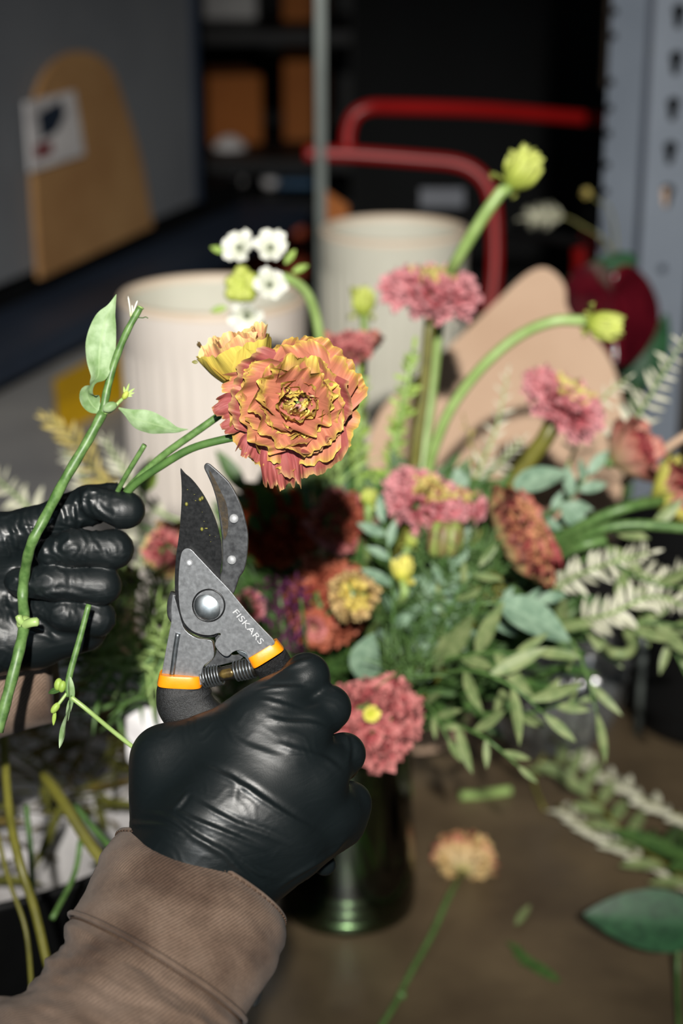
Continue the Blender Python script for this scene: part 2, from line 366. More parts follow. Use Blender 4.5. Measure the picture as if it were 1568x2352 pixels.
mb = MB(); mb.ball(P(528, 375, 3.68), .045, 12, 8, stretch=1.3); tag(obj('paper_wad', mb, M['white_paper']), 'crumpled white paper beside the orange brown box', 'paper')
mb = MB(); mb.ball(P(620, 413, 3.68), .018, 12, 8); tag(obj('knob', mb, M['white_paper']), 'small pale knob in front of the blue tub', 'knob')

# ------------------------------------------------------------------ steel strip, red trolley frame, slotted post
a = P(739, 930, 1.98); b = P(737, -60, 1.98)
mb = MB(); mb.box(Vector((a.x, a.y, .6)), (.0055, 0, 0), (0, .004, 0), (0, 0, .6)); tag(obj('steel_strip', mb, M['rod'], smooth=False), 'thin vertical grey steel strip rising beside the right vase', 'strip')
def tubepath(pts, r, n=12, d=None):
    p = cat(pts, 8); mb = MB(); mb.tube([P(*x) for x in p], r, n); return mb
t = thing('red_trolley', 'red tubular trolley frame in the dark behind the right vase', 'trolley', Vector((.1, 2.3, 0)))
obj('top_rail', tubepath([(800, 345, 2.25), (798, 310, 2.25), (812, 268, 2.25), (845, 248, 2.25), (900, 246, 2.26), (1100, 252, 2.3), (1300, 268, 2.35), (1480, 284, 2.4)], .0095), M['red'], t)
obj('lower_rail', tubepath([(700, 352, 2.2), (800, 354, 2.2), (960, 366, 2.2), (1050, 376, 2.2), (1100, 402, 2.2), (1128, 450, 2.2), (1136, 540, 2.2), (1134, 640, 2.2), (1120, 740, 2.2), (1110, 900, 2.2)], .0098), M['red'], t)
obj('side_rail', tubepath([(1350, 545, 2.3), (1352, 600, 2.3), (1350, 700, 2.3), (1352, 900, 2.3)], .022), M['red'], t)
mb = MB(); mb.box(P(1015, 455, 2.21), RT*.028, FW*.002, UP*.012); obj('name_plate', mb, M['navy'], t, smooth=False)
obj('cross_bar', tubepath([(1136, 520, 2.21), (1350, 560, 2.29)], .008), M['black'], t)
mb = MB(); pz = at(745, 470, .3)
tag(obj('orange_wedge', (lambda m_: (m_.prism([P(742, 432, 2.1), P(800, 472, 2.1), P(798, 520, 2.1), P(742, 520, 2.1)], [P(742, 432, 2.14), P(800, 472, 2.14), P(798, 520, 2.14), P(742, 520, 2.14)]), m_)[1])(mb), M['box_orange'], smooth=False, recalc=True), 'orange cardboard corner peeking over the right vase rim', 'cardboard')

def post():
    d = 1.9
    base = at(1458, 1060, 0)
    t = thing('shelf_post', 'grey slotted steel shelf upright with keyhole slots at far right', 'post', (P(1465, 600, d).x, P(1465, 600, d).y, 0))
    x0 = P(1465, 600, d).x; y0 = P(1465, 600, d).y
    # front face with real keyhole openings (boolean free: strips around holes)
    px = .475/1000  # metres per pixel at this depth
    xr = x0+.047; th = .002
    hx = x0+.027
    z_of = lambda v: P(1465, v, d).z
    def face(name, hz, wid, xh):
        cu = bpy.data.curves.new('flange', 'CURVE'); cu.dimensions = '2D'; cu.fill_mode = 'BOTH'; cu.extrude = .001
        def spl(pts):
            sp = cu.splines.new('POLY'); sp.points.add(len(pts)-1)
            for p, q in zip(sp.points, pts): p.co = (q[0], q[1], 0, 1)
            sp.use_cyclic_u = True
        spl([(0, 0), (wid, 0), (wid, 1.2), (0, 1.2)])
        for z in hz:
            R = .0072; pts = [(xh+.0008+R*math.cos(a_), z+.006+R*.9*math.sin(a_)) for a_ in np.linspace(-.28*PI, 1.22*PI, 18)]
            pts += [(xh-.0042, z-.006), (xh-.0022, z-.0125), (xh+.0032, z-.0125), (xh+.0052, z-.006)]; spl(pts)
        fo_ = bpy.data.objects.new('flange_tmp', cu); col.objects.link(fo_); bpy.context.view_layer.update()
        me_ = bpy.data.meshes.new_from_object(fo_.evaluated_get(bpy.context.evaluated_depsgraph_get())); bpy.data.objects.remove(fo_)
        mb = MB(); mb.add([Vector((x0+v.co.x, y0-v.co.z, v.co.y)) for v in me_.vertices], [tuple(p.vertices) for p in me_.polygons])
        return obj(name, mb, M['post'], t, smooth=False, recalc=True)
    hz = [z_of(v) for v in (22, 128, 234, 337, 440)]+[z_of(-84)]
    face('front_flange', hz, .055, .0265)
    # side flange runs back-left
    ax = Vector((-.74, .55, 0)).normalized(); nn = Vector((-ax.y, ax.x, 0)).normalized(); nn = nn if nn.y < 0 else -nn
    mbx = MB(); o0 = Vector((x0, y0, 0)); mbx.box(o0+ax*.024+Vector((0, 0, .6)), ax*.024, nn*.001, (0, 0, .6)); obj('side_flange', mbx, M['post'], t, smooth=False)
    mbx = MB(); mbx.box(o0+Vector((-.002, -.0015, .6)), (.0035, 0, 0), (0, .0015, 0), (0, 0, .6)); obj('fold_line', mbx, M['navy'], t, smooth=False)
    for v in (15, 72, 178, 240, 300, 375, 440, 575):
        p = o0+ax*.044+nn*.0012; mbx = MB(); mbx.ball(Vector((p.x, p.y, z_of(v))), .0042, 10, 6); obj('slot', mbx, M['black'], t)
    mbx = MB(); p = Vector((x0+.0265, y0-.0022, z_of(617))); mbx.ball(p, .0045, 12, 6); obj('bolt', mbx, M['navy'], t)
    for v in (100, 498):
        mbx = MB(); mbx.ball(o0+Vector((.0, -.003, z_of(v))), .0022, 10, 6); obj('rivet', mbx, M['rod'], t)
post()
mb = MB(); c = P(1518, 452, 1.90); mb.box(c+Vector((0, .006, 0)), (.006, 0, 0), (0, .008, 0), (0, 0, .010)); tag(obj('wood_peg', mb, M['kraft_pale'], smooth=False), 'pale wood peg seen through the fifth keyhole of the post', 'peg')
c = P(1391, 90, 2.0); mb = MB(); mb.box(c, (.0018, 0, 0), (0, .002, 0), (0, 0, .055)); tag(obj('metal_sliver', mb, M['kraft_pale'], smooth=False), 'thin pale sliver of metal at the left edge of the shelf upright', 'strip')

# ------------------------------------------------------------------ ribbed vases
def vase(name, label, cx, cy, rt, rb, H, m, inside):
    t = thing(name, label, 'vase', (cx, cy, 0), 'ribbed ceramic vases'); N = 240; rows = []
    prof = [(0, rb*.96), (.004, rb)]+[(H*k/24, rb+(rt-rb)*(k/24)) for k in range(1, 22)]
    for z, r in prof:
        fl = 1 if z > .006 else 0
        rows.append([Vector((cx+(r+fl*.0009*math.cos(40*2*PI*k/N))*math.cos(2*PI*k/N), cy+(r+fl*.0009*math.cos(40*2*PI*k/N))*math.sin(2*PI*k/N), z)) for k in range(N)])
    zr = H*21/24+.004; rr = rt
    for z, r in ((zr, rr-.0005), (H-.006, rr+.0005)): rows.append([Vector((cx+r*math.cos(2*PI*k/N), cy+r*math.sin(2*PI*k/N), z)) for k in range(N)])
    mb = MB(); mb.grid(rows, close=True); obj('body', mb, m, t)
    rows = [[Vector((cx+r*math.cos(2*PI*k/96), cy+r*math.sin(2*PI*k/96), z)) for k in range(96)] for r, z in ((rr+.0005, H-.006), (rr+.001, H-.003), (rr-.001, H), (rr-.005, H), (rr-.007, H-.003), (rr-.0075, H-.006))]
    mb = MB(); mb.grid(rows, close=True); obj('rim', mb, M['ceramic_rim'], t)
    rows = [[Vector((cx+r*math.cos(2*PI*k/96), cy+r*math.sin(2*PI*k/96), z)) for k in range(96)] for r, z in ((rr-.0075, H-.006), (rr-.009, H*.5), (rb-.01, .01), (.001, .01))]
    mb = MB(); mb.grid(rows, close=True); obj('inner_wall', mb, inside, t)
    return t
c = P(488, 672, 1.5); vase('ceramic_vase', 'large ribbed cream pink vase standing left behind the held flower', c.x, c.y, .0805, .073, c.z, M['ceramic'], M['ceramic2'])
c = P(905, 522, 1.86); vase('ceramic_vase', 'tall ribbed sage cream vase standing right of the steel strip', c.x, c.y, .079, .074, c.z, M['ceramic2'], M['ceramic2'])

# ------------------------------------------------------------------ kraft board, anthurium
def card(name, label, cate, pts, d, m, th=.004, tilt=0.0):
    q = cat(pts, 6, True); f = [P(u, v, d+tilt*(1100-v)/1000) for u, v in q]; b = [p+FW*th for p in f]
    mb = MB(); mb.prism(f, b); return tag(obj(name, mb, m, smooth=False, recalc=True), label, cate)
card('kraft_board', 'pale tan rounded kraft board leaning behind the pink flowers', 'cardboard',
     [(1243, 615), (1275, 628), (1297, 660), (1302, 705), (1330, 745), (1385, 800), (1420, 880), (1432, 1010), (1400, 1200), (1180, 1400), (1060, 1690), (900, 1690), (860, 1300), (842, 1060), (868, 955), (920, 893), (985, 836), (1060, 768), (1130, 702), (1200, 636)], 1.50, M['kraft_pale'], .004, .05)
def polyfill(pts, C, dome, rings=10):
    """domed leaf-like surface from closed outline"""
    rows = []
    for k in range(rings+1):
        s = k/rings
        rows.append([C+(Vector(p)-C)*s + FW*(-dome*(1-s*s)) for p in pts])
    return rows
t = thing('anthurium', 'glossy dark red anthurium with green leaf at right before the shelf upright', 'flower', P(1420, 900, 1.62))
q = cat([(1300, 655), (1330, 612), (1380, 605), (1402, 628), (1440, 607), (1485, 640), (1512, 700), (1508, 760), (1470, 815), (1425, 838), (1385, 800), (1330, 745), (1305, 700)], 6, True)
pts = [P(u, v, 1.60+.03*math.sin(u*.03)) for u, v in q]; mb = MB(); mb.grid(polyfill(pts, P(1400, 690, 1.60), .018, 14), close=True); obj('spathe', mb, M['anth'], t)
q = cat([(1385, 800), (1450, 840), (1500, 760), (1530, 720), (1538, 790), (1520, 870), (1470, 890), (1430, 860)], 6, True)
pts = [P(u, v, 1.66) for u, v in q]; mb = MB(); mb.grid(polyfill(pts, P(1480, 810, 1.66), .006), close=True); obj('leaf', mb, M['leaf_deep'], t)
q = cat([(1300, 640), (1370, 595), (1430, 578), (1460, 590), (1450, 615), (1400, 622), (1340, 622)], 6, True)
pts = [P(u, v, 1.63) for u, v in q]; mb = MB(); mb.grid(polyfill(pts, P(1400, 605, 1.63), .004), close=True); obj('leaf', mb, M['leaf_deep'], t)
obj('stem', tubepath([(1420, 640, 1.63), (1460, 760, 1.66), (1450, 1000, 1.68), (1440, 1150, 1.7)], .004), M['stem_dark'], t)

# ------------------------------------------------------------------ plant builders
def leafgrid(mb, base, dirv, nrm, L, W, curl=.3, fold=.15, twist=0, nt_=9, ns=5, shape=.9, tipcurl=0):
    """lanceolate leaf; dirv growth direction, nrm face normal, curl bends toward -nrm"""
    d = Vector(dirv).normalized(); n = Vector(nrm); n = (n-d*n.dot(d)).normalized(); rows = []; uvs = []; p = Vector(base)
    for i in range(nt_):
        t = i/(nt_-1); a = -curl*(t**1.0)-tipcurl*t*t
        dd = d*math.cos(a)+n*math.sin(a); nn = n*math.cos(a)-d*math.sin(a); s = dd.cross(nn)
        tw = twist*t; s2 = s*math.cos(tw)+nn*math.sin(tw); n2 = nn*math.cos(tw)-s*math.sin(tw)
        wd = W*.5*(math.sin(PI*min(1, (t*.97+.03))**shape)**.85 if t < 1 else 0)+W*.01
        row = []
        for j in range(ns):
            q = (j/(ns-1))*2-1; row.append(p+s2*q*wd+n2*(abs(q)**1.3)*wd*fold); uvs.append((j/(ns-1), t))
        rows.append(row)
        if i < nt_-1: p = p+dd*L/(nt_-1)
    mb.grid(rows, uvs)
def petal(mb, C, ax, er, L, W, th0, th1, cup=1.0, ruf=.12, nfr=4, ns=9, nt_=8, seed=0, off=0, jag=.05, bend=1.0, env=2.2, fine=.4):
    et = ax.cross(er); cl = []; p = C+er*off
    K = 16
    for i in range(K+1):
        t = i/K; th = th0+(th1-th0)*t**bend; cl.append((p.copy(), th)); p = p+(er*math.sin(th)+ax*math.cos(th))*L/K
    rows = []; uvs = []; ph = seed*1.7
    for i in range(nt_):
        t0 = i/(nt_-1); row = []
        for j in range(ns):
            s = j/(ns-1)*2-1
            nz = noise.noise(Vector((s*3+ph, seed*3.1, 0)))
            t = t0*(1-.26*abs(s)**2.6)*(1+jag*t0*(noise.noise(Vector((s*11+ph, 5.5, seed)))*1.2+noise.noise(Vector((s*3+ph, 1.5, seed)))*2.4))
            x = max(0, min(K-1e-4, t*K)); k = int(x); f = x-k
            c = cl[k][0].lerp(cl[k+1][0], f); th = cl[k][1]*(1-f)+cl[k+1][1]*f
            n = er*math.cos(th)-ax*math.sin(th)
            wd = W*.5*(.22+.78*math.sin(min(1, t0*1.5)*PI/2))
            lat = s*wd; phi = cup*s
            q = c+et*(wd*math.sin(phi)/max(cup, .01) if cup > .01 else lat) - n*(wd*(1-math.cos(phi))/max(cup, .01))
            amp = ruf*L*t0**env
            q = q+n*amp*(.75*math.sin(s*nfr*PI+ph+1.5*nz)+fine*noise.noise(Vector((s*9+ph, t0*5, seed))))+n*ruf*L*1.1*t0**1.6*nz
            q = q+(er*math.sin(th)+ax*math.cos(th))*amp*.2*noise.noise(Vector((s*13+ph, 9, seed)))
            row.append(q); uvs.append((j/(ns-1), t0))
        rows.append(row)
    mb.grid(rows, uvs)
def frame(ax):
    a = ax.orthogonal().normalized(); return a, ax.cross(a)
VX, VY, VTOP = .004, 1.113, .135      # green vase axis and mouth height
def stem_to_vase(p, rnd, lead=None):
    p = Vector(p); n = Vector((VX+rnd.uniform(-.02, .02), VY+rnd.uniform(-.02, .02), VTOP))
    b = Vector((VX-(n.x-VX)*.9, VY-(n.y-VY)*.9, .012+rnd.random()*.01))
    mid = p.lerp(n, .5)+Vector(((p.x-VX)*.12, 0, -.012 if p.z < .25 else .02)); 
    pts = [p]+([lead] if lead else [])+[mid, n, b]
    return [Vector(x) for x in cat(pts, 6)]
def stem_obj(pts, r, m, t, name='stem', n=8):
    mb = MB(); mb.tube(pts, r, n); return obj(name, mb, m, t)
def spath(pts, n=6): return [P(*x) for x in cat(pts, n)]

def rose(name, label, u, v, d, Rpx, ax, layers, seed, stem=None, eye=None, cate='flower', stem_m='stem', res=(9, 8), group=None, sr=.0022):
    """layers: (count, length/R, width/R, th0, th1, cup, ruffle, material, offset)"""
    rnd = random.Random(seed); R = Rpx/FPX*d; C = P(u, v, d); a, b = frame(ax)
    lead = C-ax*R*1.2
    if stem == 'vase': sp = stem_to_vase(C-ax*R*.35, rnd, lead)
    elif stem: sp = [C-ax*R*.35]+spath(stem)
    else: sp = [C-ax*R*.35, C-ax*R*.8]
    t = thing(name, label, cate, sp[-1], group)
    bym = {}
    for li, (cnt, lr, wr, t0, t1, cup, ruf, m, off) in enumerate(layers):
        mb = bym.setdefault(m, MB())
        for k in range(cnt):
            az = 2*PI*(k+rnd.uniform(-.25, .25))/cnt+li*.7
            er = a*math.cos(az)+b*math.sin(az)
            petal(mb, C-ax*R*.35, ax, er, R*lr*rnd.uniform(.88, 1.1), R*wr, math.radians(t0+rnd.uniform(-6, 6)), math.radians(t1+rnd.uniform(-12, 12)), cup, ruf, rnd.choice((3, 4, 5)), res[0], res[1], rnd.random()*50, R*off)
    for m, mb in bym.items(): obj('petals', mb, M[m], t)
    mb = MB(); mb.ball(C-ax*R*.42, R*.2, 12, 8, ax, .9); obj('calyx', mb, M['stem'], t)
    if eye: mb = MB(); mb.ball(C+ax*R*eye[1], R*eye[2], 12, 8, ax, .7); obj('centre', mb, M[eye[0]], t)
    if stem: stem_obj(sp, sr, M[stem_m], t)
    return t
def dense(o, m, i, ruf=.22):
    return [(11, 1.12, .85, 68, 104, .8, ruf, o, .05), (11, 1.04, .8, 60, 92, .8, ruf, o, .05), (11, .94, .72, 52, 84, .9, ruf, o, .04), (10, .82, .66, 44, 74, 1, ruf, m, .04),
            (10, .70, .56, 34, 62, 1, ruf*1.1, m, .03), (9, .58, .42, 24, 50, 1.1, ruf*1.1, m, .03), (7, .46, .36, 12, 34, 1.2, ruf, i, .02), (5, .36, .3, 2, 16, 1.2, ruf, i, 0)]
def full(outer, mid, inner, ruf=.13):
    return [(7, 1.08, 1.0, 55, 100, .7, ruf, outer, .05), (7, .98, .95, 45, 88, .8, ruf, outer, .05), (7, .86, .8, 35, 72, .9, ruf, mid, .04),
            (7, .72, .66, 25, 55, 1.0, ruf*1.1, mid, .03), (6, .58, .5, 15, 38, 1.1, ruf*1.2, inner, .02), (5, .46, .36, 5, 18, 1.2, ruf, inner, 0)]
def mop(t, C, ax, R, hgt, seed, n, m1, m2=None, fl=.42, fw=.3, ruf=.2, phmin=-.5, name='ruffles', res=(7, 6), core=.6, split=.8):
    rnd = random.Random(seed); a, b = frame(ax); mo = MB(); mt = MB()
    for k in range(n):
        az = rnd.uniform(0, 2*PI); ph = math.asin(rnd.uniform(phmin, 1)); er = a*math.cos(az)+b*math.sin(az)
        bmp = 1+.09*math.sin(az*3+seed)+.07*math.sin(az*5+seed*2)+.04*math.sin(az*9+seed*3)
        pos = C+er*R*core*bmp*math.cos(ph)+ax*R*hgt*(core-.05)*math.sin(ph)
        nn = (er*math.cos(ph)+ax*(math.sin(ph)/max(hgt, .3)*.8)+Vector((rnd.gauss(0, .25), rnd.gauss(0, .25), rnd.gauss(0, .25)))).normalized()
        e2 = a*math.cos(az*7+k)+b*math.sin(az*7+k); e2 = (e2-nn*e2.dot(nn)).normalized()
        petal(mt if (m2 and math.sin(ph) > split+.1*math.sin(k)) else mo, pos-nn*R*.1, nn, e2, R*rnd.uniform(.8, 1.15)*fl*(1-.3*max(0, math.sin(ph))), R*fw*rnd.uniform(.75, 1.25), math.radians(rnd.uniform(-10, 20)), math.radians(rnd.uniform(25, 75)), .9, ruf, 2.3, res[0], res[1], k*1.37, 0)
    obj(name, mo, M[m1], t)
    if m2: obj(name, mt, M[m2], t)
def ruffle_ball(name, label, u, v, d, Rpx, ax, seed, n, m1, m2=None, hgt=.75, fl=.42, fw=.34, ruf=.22, sr=.0022, split=.8):
    rnd = random.Random(seed); R = Rpx/FPX*d; C = P(u, v, d); sp = stem_to_vase(C-ax*R*.5, rnd, C-ax*R*1.3)
    t = thing(name, label, 'flower', sp[-1]); mop(t, C-ax*R*.2, ax, R, hgt, seed, n, m1, m2, fl, fw, ruf, split=split)
    mb = MB(); mb.ball(C-ax*R*.3, R*.5, 12, 8, ax, .7); obj('calyx', mb, M['stem'], t); stem_obj(sp, sr, M['stem'], t); return t
def pompom(name, label, u, v, d, Rpx, ax, seed, hgt=.45, outer='pink', top='pink_yel', stem='vase', ntop=90, nout=150, cate='flower', stem_m='stem_olive', sr=.004):
    rnd = random.Random(seed); R = Rpx/FPX*d; C = P(u, v, d); a, b = frame(ax)
    lead = C-ax*R*1.2
    sp = stem_to_vase(C-ax*R*hgt*.6, rnd, lead) if stem == 'vase' else [C-ax*R*hgt*.6]+spath(stem)
    t = thing(name, label, cate, sp[-1]); mo = MB(); mt = MB()
    for k in range(int((nout+ntop)*1.7)):
        az = rnd.uniform(0, 2*PI); ph = math.asin(rnd.uniform(-.62, 1)); er = a*math.cos(az)+b*math.sin(az)
        bump_ = 1+.10*math.sin(az*3+seed)+.08*math.sin(az*5+seed*2)
        pos = C+er*R*.60*bump_*math.cos(ph)+ax*R*hgt*.55*math.sin(ph)
        nn = (er*math.cos(ph)*1.0+ax*(math.sin(ph)/max(hgt, .3)*.8)+Vector((rnd.gauss(0, .22), rnd.gauss(0, .22), rnd.gauss(0, .22)))).normalized()
        e2 = (a*math.cos(az*7+k)+b*math.sin(az*7+k)); e2 = (e2-nn*e2.dot(nn)).normalized()
        petal(mt if math.sin(ph) > .78+.12*math.sin(k) else mo, pos-nn*R*.1, nn, e2, R*rnd.uniform(.36, .52)*(1-.45*max(0, math.sin(ph))), R*rnd.uniform(.13, .21), math.radians(rnd.uniform(-10, 15)), math.radians(rnd.uniform(20, 60)), 1.2, .08, 2, 4, 5, k, 0)
    obj('outer_florets', mo, M[outer], t); obj('inner_florets', mt, M[top], t)
    mb = MB(); mb.ball(C-ax*R*hgt*.45, R*.34, 14, 8, ax, .7)
    for k in range(26):
        az = 2*PI*k/26; er = a*math.cos(az)+b*math.sin(az); leafgrid(mb, C-ax*R*hgt*.7+er*R*.15, er+ax*.3, ax, R*.42, R*.09, .2, .1, nt_=4, ns=3)
    obj('calyx', mb, M['stem_dark'], t); stem_obj(sp, sr, M[stem_m], t); return t
def bud(name, label, u, v, d, Rpx, ax, seed, stem, m='yelgreen', stem_m='stem_pale', sr=.0028, cate='bud', L=1.9):
    rnd = random.Random(seed); R = Rpx/FPX*d; C = P(u, v, d); a, b = frame(ax)
    sp = stem_to_vase(C-ax*R*.9, rnd, C-ax*R*2) if stem == 'vase' else [C-ax*R*.9]+spath(stem)
    t = thing(name, label, cate, sp[-1]); mb = MB()
    for li, (cnt, t0, t1, ll) in enumerate(((5, 72, -70, 1), (5, 60, -62, .97), (4, 45, -50, .92), (4, 28, -30, .85), (3, 40, 0, .75))):
        for k in range(cnt):
            az = 2*PI*(k+rnd.uniform(-.2, .2))/cnt+li*.6; er = a*math.cos(az)+b*math.sin(az)
            petal(mb, C-ax*R*.9, ax, er, R*L*ll*rnd.uniform(.9, 1.1), R*1.15, math.radians(t0+rnd.uniform(-9, 9)), math.radians(t1+rnd.uniform(-12, 26)), 1.0, .14, 3.3, 13, 10, rnd.random()*40, 0)
    for k in range(4):
        az = rnd.uniform(0, 6.28); er = a*math.cos(az)+b*math.sin(az); petal(mb, C-ax*R*.9, ax, er, R*.9, R*.4, math.radians(60), math.radians(130), .9, .2, 3, 7, 6, k*3.3, 0)
    obj('petals', mb, M[m], t); stem_obj(sp, sr, M[stem_m], t); return t
def sprig(name, label, pts, seed, n, L, W, m, stem_m='stem', sr=.0014, spread=60, curl=.4, cate='foliage', phyl='opp', taper=.45, fold=.2, group=None, pitch=0, base_first=True, start=.12):
    """leafy branch; pts from base to tip as (u, v, d)"""
    rnd = random.Random(seed); sp = spath(pts, 8); N = len(sp)
    t = thing(name, label, cate, sp[0], group)
    stem_obj(sp, [sr*(1-.65*i/(N-1)) for i in range(N)], M[stem_m], t, n=6)
    mb = MB()
    for k in range(n):
        f = start+(1-start)*k/max(1, n-1); x = f*(N-1); i = min(N-2, int(x)); p = sp[i].lerp(sp[i+1], x-i); T = (sp[i+1]-sp[i]).normalized()
        tt = (-FW-T*(-FW).dot(T)); tt = tt.normalized() if tt.length > .1 else T.orthogonal().normalized(); sd = T.cross(tt)
        if phyl == 'opp': az = (0 if k % 2 else PI)+rnd.uniform(-.5, .5)
        else: az = k*2.4+rnd.uniform(-.3, .3)
        if f > .97: out = T; 
        else:
            o = sd*math.cos(az)+tt*math.sin(az); sa = math.radians(spread+rnd.uniform(-20, 20)); out = T*math.cos(sa)+o*math.sin(sa)
        nr = (tt*.8+T*.4+Vector((rnd.uniform(-.4, .4), rnd.uniform(-.4, .4), rnd.uniform(-.4, .4))))
        sc_ = (1-taper*f)*rnd.uniform(.65, 1.2)
        leafgrid(mb, p, out, nr, L*sc_, W*sc_, curl*rnd.uniform(-.3, 1.2), fold, rnd.uniform(-.3, .3), nt_=7, ns=3 if W < .004 else 5)
    obj('leaves', mb, M[m], t); return t
# ------------------------------------------------------------------ pruning shears
M['plate'] = mat('scuffed_steel', '85888b', 'a2a5a8', 600, .3, metal=.62, detail=10, lo=.2, hi=.8, bump=.3, bscale=900, rvar=.05, bd=.00006)
M['steel'] = mat('polished_steel', '6c7478', '949a9e', 300, .36, metal=.9, detail=8)
M['blade'] = mat('black_coated_blade', '0a0b0c', '121314', 700, .36, spec=.5, bump=.3, bscale=900, detail=8, rvar=.04, bd=.00006)
M['hook'] = mat('tarnished_steel', '38393b', '4e5052', 420, .4, metal=.35, bump=.6, bscale=700, detail=9, lo=.3, hi=.7, rvar=.1, bd=.00006)
M['sap'] = mat('dried_sap', '1e170a', '3a2c12', 500, .5, bump=.5, bscale=500, bd=.0002)
M['orange'] = mat('orange_plastic', 'ee8a0c', 'f49412', 200, .4, bump=.3, bscale=1200, bd=.0001)
M['grip'] = mat('textured_black_grip', '0c0d0e', '202224', 1400, .6, bump=1, bscale=2200, detail=2, bd=.00025)
M['mark'] = mat('etched_mark', 'a6a8aa', 'b6b8ba', 300, .5)
M['rivet'] = mat('dull_rivet_steel', '7c7e80', '96989a', 600, .5, metal=.3)
M['spring'] = mat('spring_steel', '3c3a36', '6a665e', 300, .25, metal=.8)
DS = .700
def Z(x, y): return (300+x*.38265, 1040+y*.38265)
def ZP(x, y, dz=0): u, v = Z(x, y); q = P(u, v, DS+((v-1500)*.19-(u-520)*.16)/FPX*DS); return q+FW*dz
SH = thing('pruning_shears', 'bypass pruning shears with orange bands held open in the gloved right hand', 'pruning shears', ZP(470, 1400))
def slab(name, pts, z0, z1, bev, m, parent, n=3, smooth_pts=True, seg=3):
    q = cat(pts, n, True) if smooth_pts else pts
    mb = MB(); mb.prism([ZP(x, y, z0) for x, y in q], [ZP(x, y, z1) for x, y in q])
    o = obj(name, mb, m, parent, smooth=True, sharp=35, recalc=True)
    if bev:
        b = o.modifiers.new('bevel', 'BEVEL'); b.width = bev; b.segments = seg; b.limit_method = 'ANGLE'; b.angle_limit = math.radians(40); b.harden_normals = False
        w_ = o.modifiers.new('wn', 'WEIGHTED_NORMAL'); w_.keep_sharp = False
    return o
HOOK = [(440, 78), (452, 62), (470, 64), (490, 80), (530, 115), (590, 175), (632, 245), (665, 320), (690, 410), (704, 490), (702, 580), (692, 660), (675, 715), (652, 746), (634, 800), (612, 850), (560, 870), (470, 920), (500, 800), (532, 742), (546, 690), (549, 600), (545, 500), (532, 400), (516, 295), (490, 205), (460, 135), (443, 100)]
slab('hook_blade', HOOK, .0004, .0034, .0006, M['hook'], SH)
slab('sap_stain', [(468, 100), (500, 150), (540, 230), (575, 310), (585, 400), (580, 480), (560, 520), (552, 450), (535, 350), (515, 260), (485, 170)], .0002, .0006, 0, M['sap'], [c for c in SH.children][0])
BLADE = [(303, 95), (304, 95), (330, 125), (362, 152), (400, 196), (445, 262), (490, 350), (520, 430), (540, 520), (548, 590), (547, 660), (538, 745), (560, 860), (560, 1000), (520, 1092), (478, 1106), (420, 1102), (350, 1068), (308, 1018), (284, 950), (270, 850), (268, 730), (276, 620), (292, 500), (303, 380), (309, 250), (306, 160), (301, 110)]
slab('cutting_blade', BLADE, -.0022, .0002, .0007, M['blade'], SH)
bl = [c for c in SH.children if c.name.startswith('cutting_blade')][0]
mb = MB(); rn = random.Random(5)
for k in range(9):
    t_ = rn.random(); x = 330+180*t_+rn.uniform(-14, 24); y = 150+430*t_+rn.uniform(-60, 60); r = rn.choice((.00012, .0002, .0003))
    mb.ball(ZP(x, y, -.0022), r, 6, 4, RT, rn.uniform(1, 3))
for x, y in ((338, 308), (430, 458), (420, 280), (432, 272)): mb.ball(ZP(x, y, -.0022), .0007, 7, 4, UP, 1.2)
obj('sap_fleck', mb, M['stem_olive'], bl)
PLATE = [(310, 605), (325, 580), (345, 572), (372, 582), (400, 612), (450, 665), (520, 740), (590, 812), (650, 885), (720, 970), (800, 1055), (868, 1130), (835, 1162), (780, 1200), (715, 1232), (700, 1200), (672, 1182), (645, 1180), (615, 1192), (590, 1214), (565, 1212), (535, 1186), (512, 1150), (520, 1118), (545, 1085), (530, 1078), (485, 1090), (430, 1086), (375, 1064), (330, 1018), (306, 955), (296, 880), (293, 780), (298, 680)]
pl = slab('body_plate', PLATE, -.0050, -.0023, .0013, M['plate'], SH)
LOW = [(262, 850), (300, 980), (330, 1060), (400, 1110), (480, 1122), (497, 1150), (502, 1218), (470, 1252), (442, 1275), (425, 1330), (425, 1390), (180, 1390), (190, 1325), (215, 1180), (236, 1070), (247, 1010), (247, 950), (250, 890)]
slab('lower_handle', LOW, -.0028, .0042, .0022, M['plate'], SH, seg=4)
# raised rounded ridge on the lower handle and body plate edge
mb = MB(); mb.tube([ZP(x, y, -.0028) for x, y in cat([(288, 1080), (272, 1180), (262, 1260), (252, 1330)], 6)], .0011, 10); obj('handle_ridge', mb, M['steel'], SH)
mb = MB(); mb.ball(ZP(474, 912, -.0044), 88*.3827/FPX*DS, 48, 16, FW, .32); obj('pivot_bolt', mb, M['steel'], SH)
mb = MB(); R_ = 95*.3827/FPX*DS; mb.tube([ZP(474+R_*math.cos(a)/.00006697, 912+R_*math.sin(a)/.00006697, -.005) for a in np.linspace(0, 2*PI, 48)], .00035, 8, cap=False); obj('bolt_ring', mb, M['blade'], SH)
for x, y, r, z in ((620, 395, 27, .0002), (607, 643, 27, .0002)):
    mb = MB(); rr = r*.3827/FPX*DS; mb.tube([ZP(x, y, z+.002), ZP(x, y, z-.0009), ZP(x, y, z-.0012)], [rr, rr, rr*.8], 24); obj('rivet', mb, M['rivet'], SH, sharp=50)
mb = MB(); rr = 21*.3827/FPX*DS; mb.tube([ZP(360, 657, -.004), ZP(360, 657, -.0053)], [rr, rr*.85], 24); q = obj('rivet', mb, M['hook'], SH, sharp=50)
mb = MB(); mb.tube([ZP(360, 657, -.005), ZP(360, 657, -.0056)], [rr*.62, rr*.5], 20); obj('rivet_head', mb, M['steel'], q, sharp=50)
mb = MB()
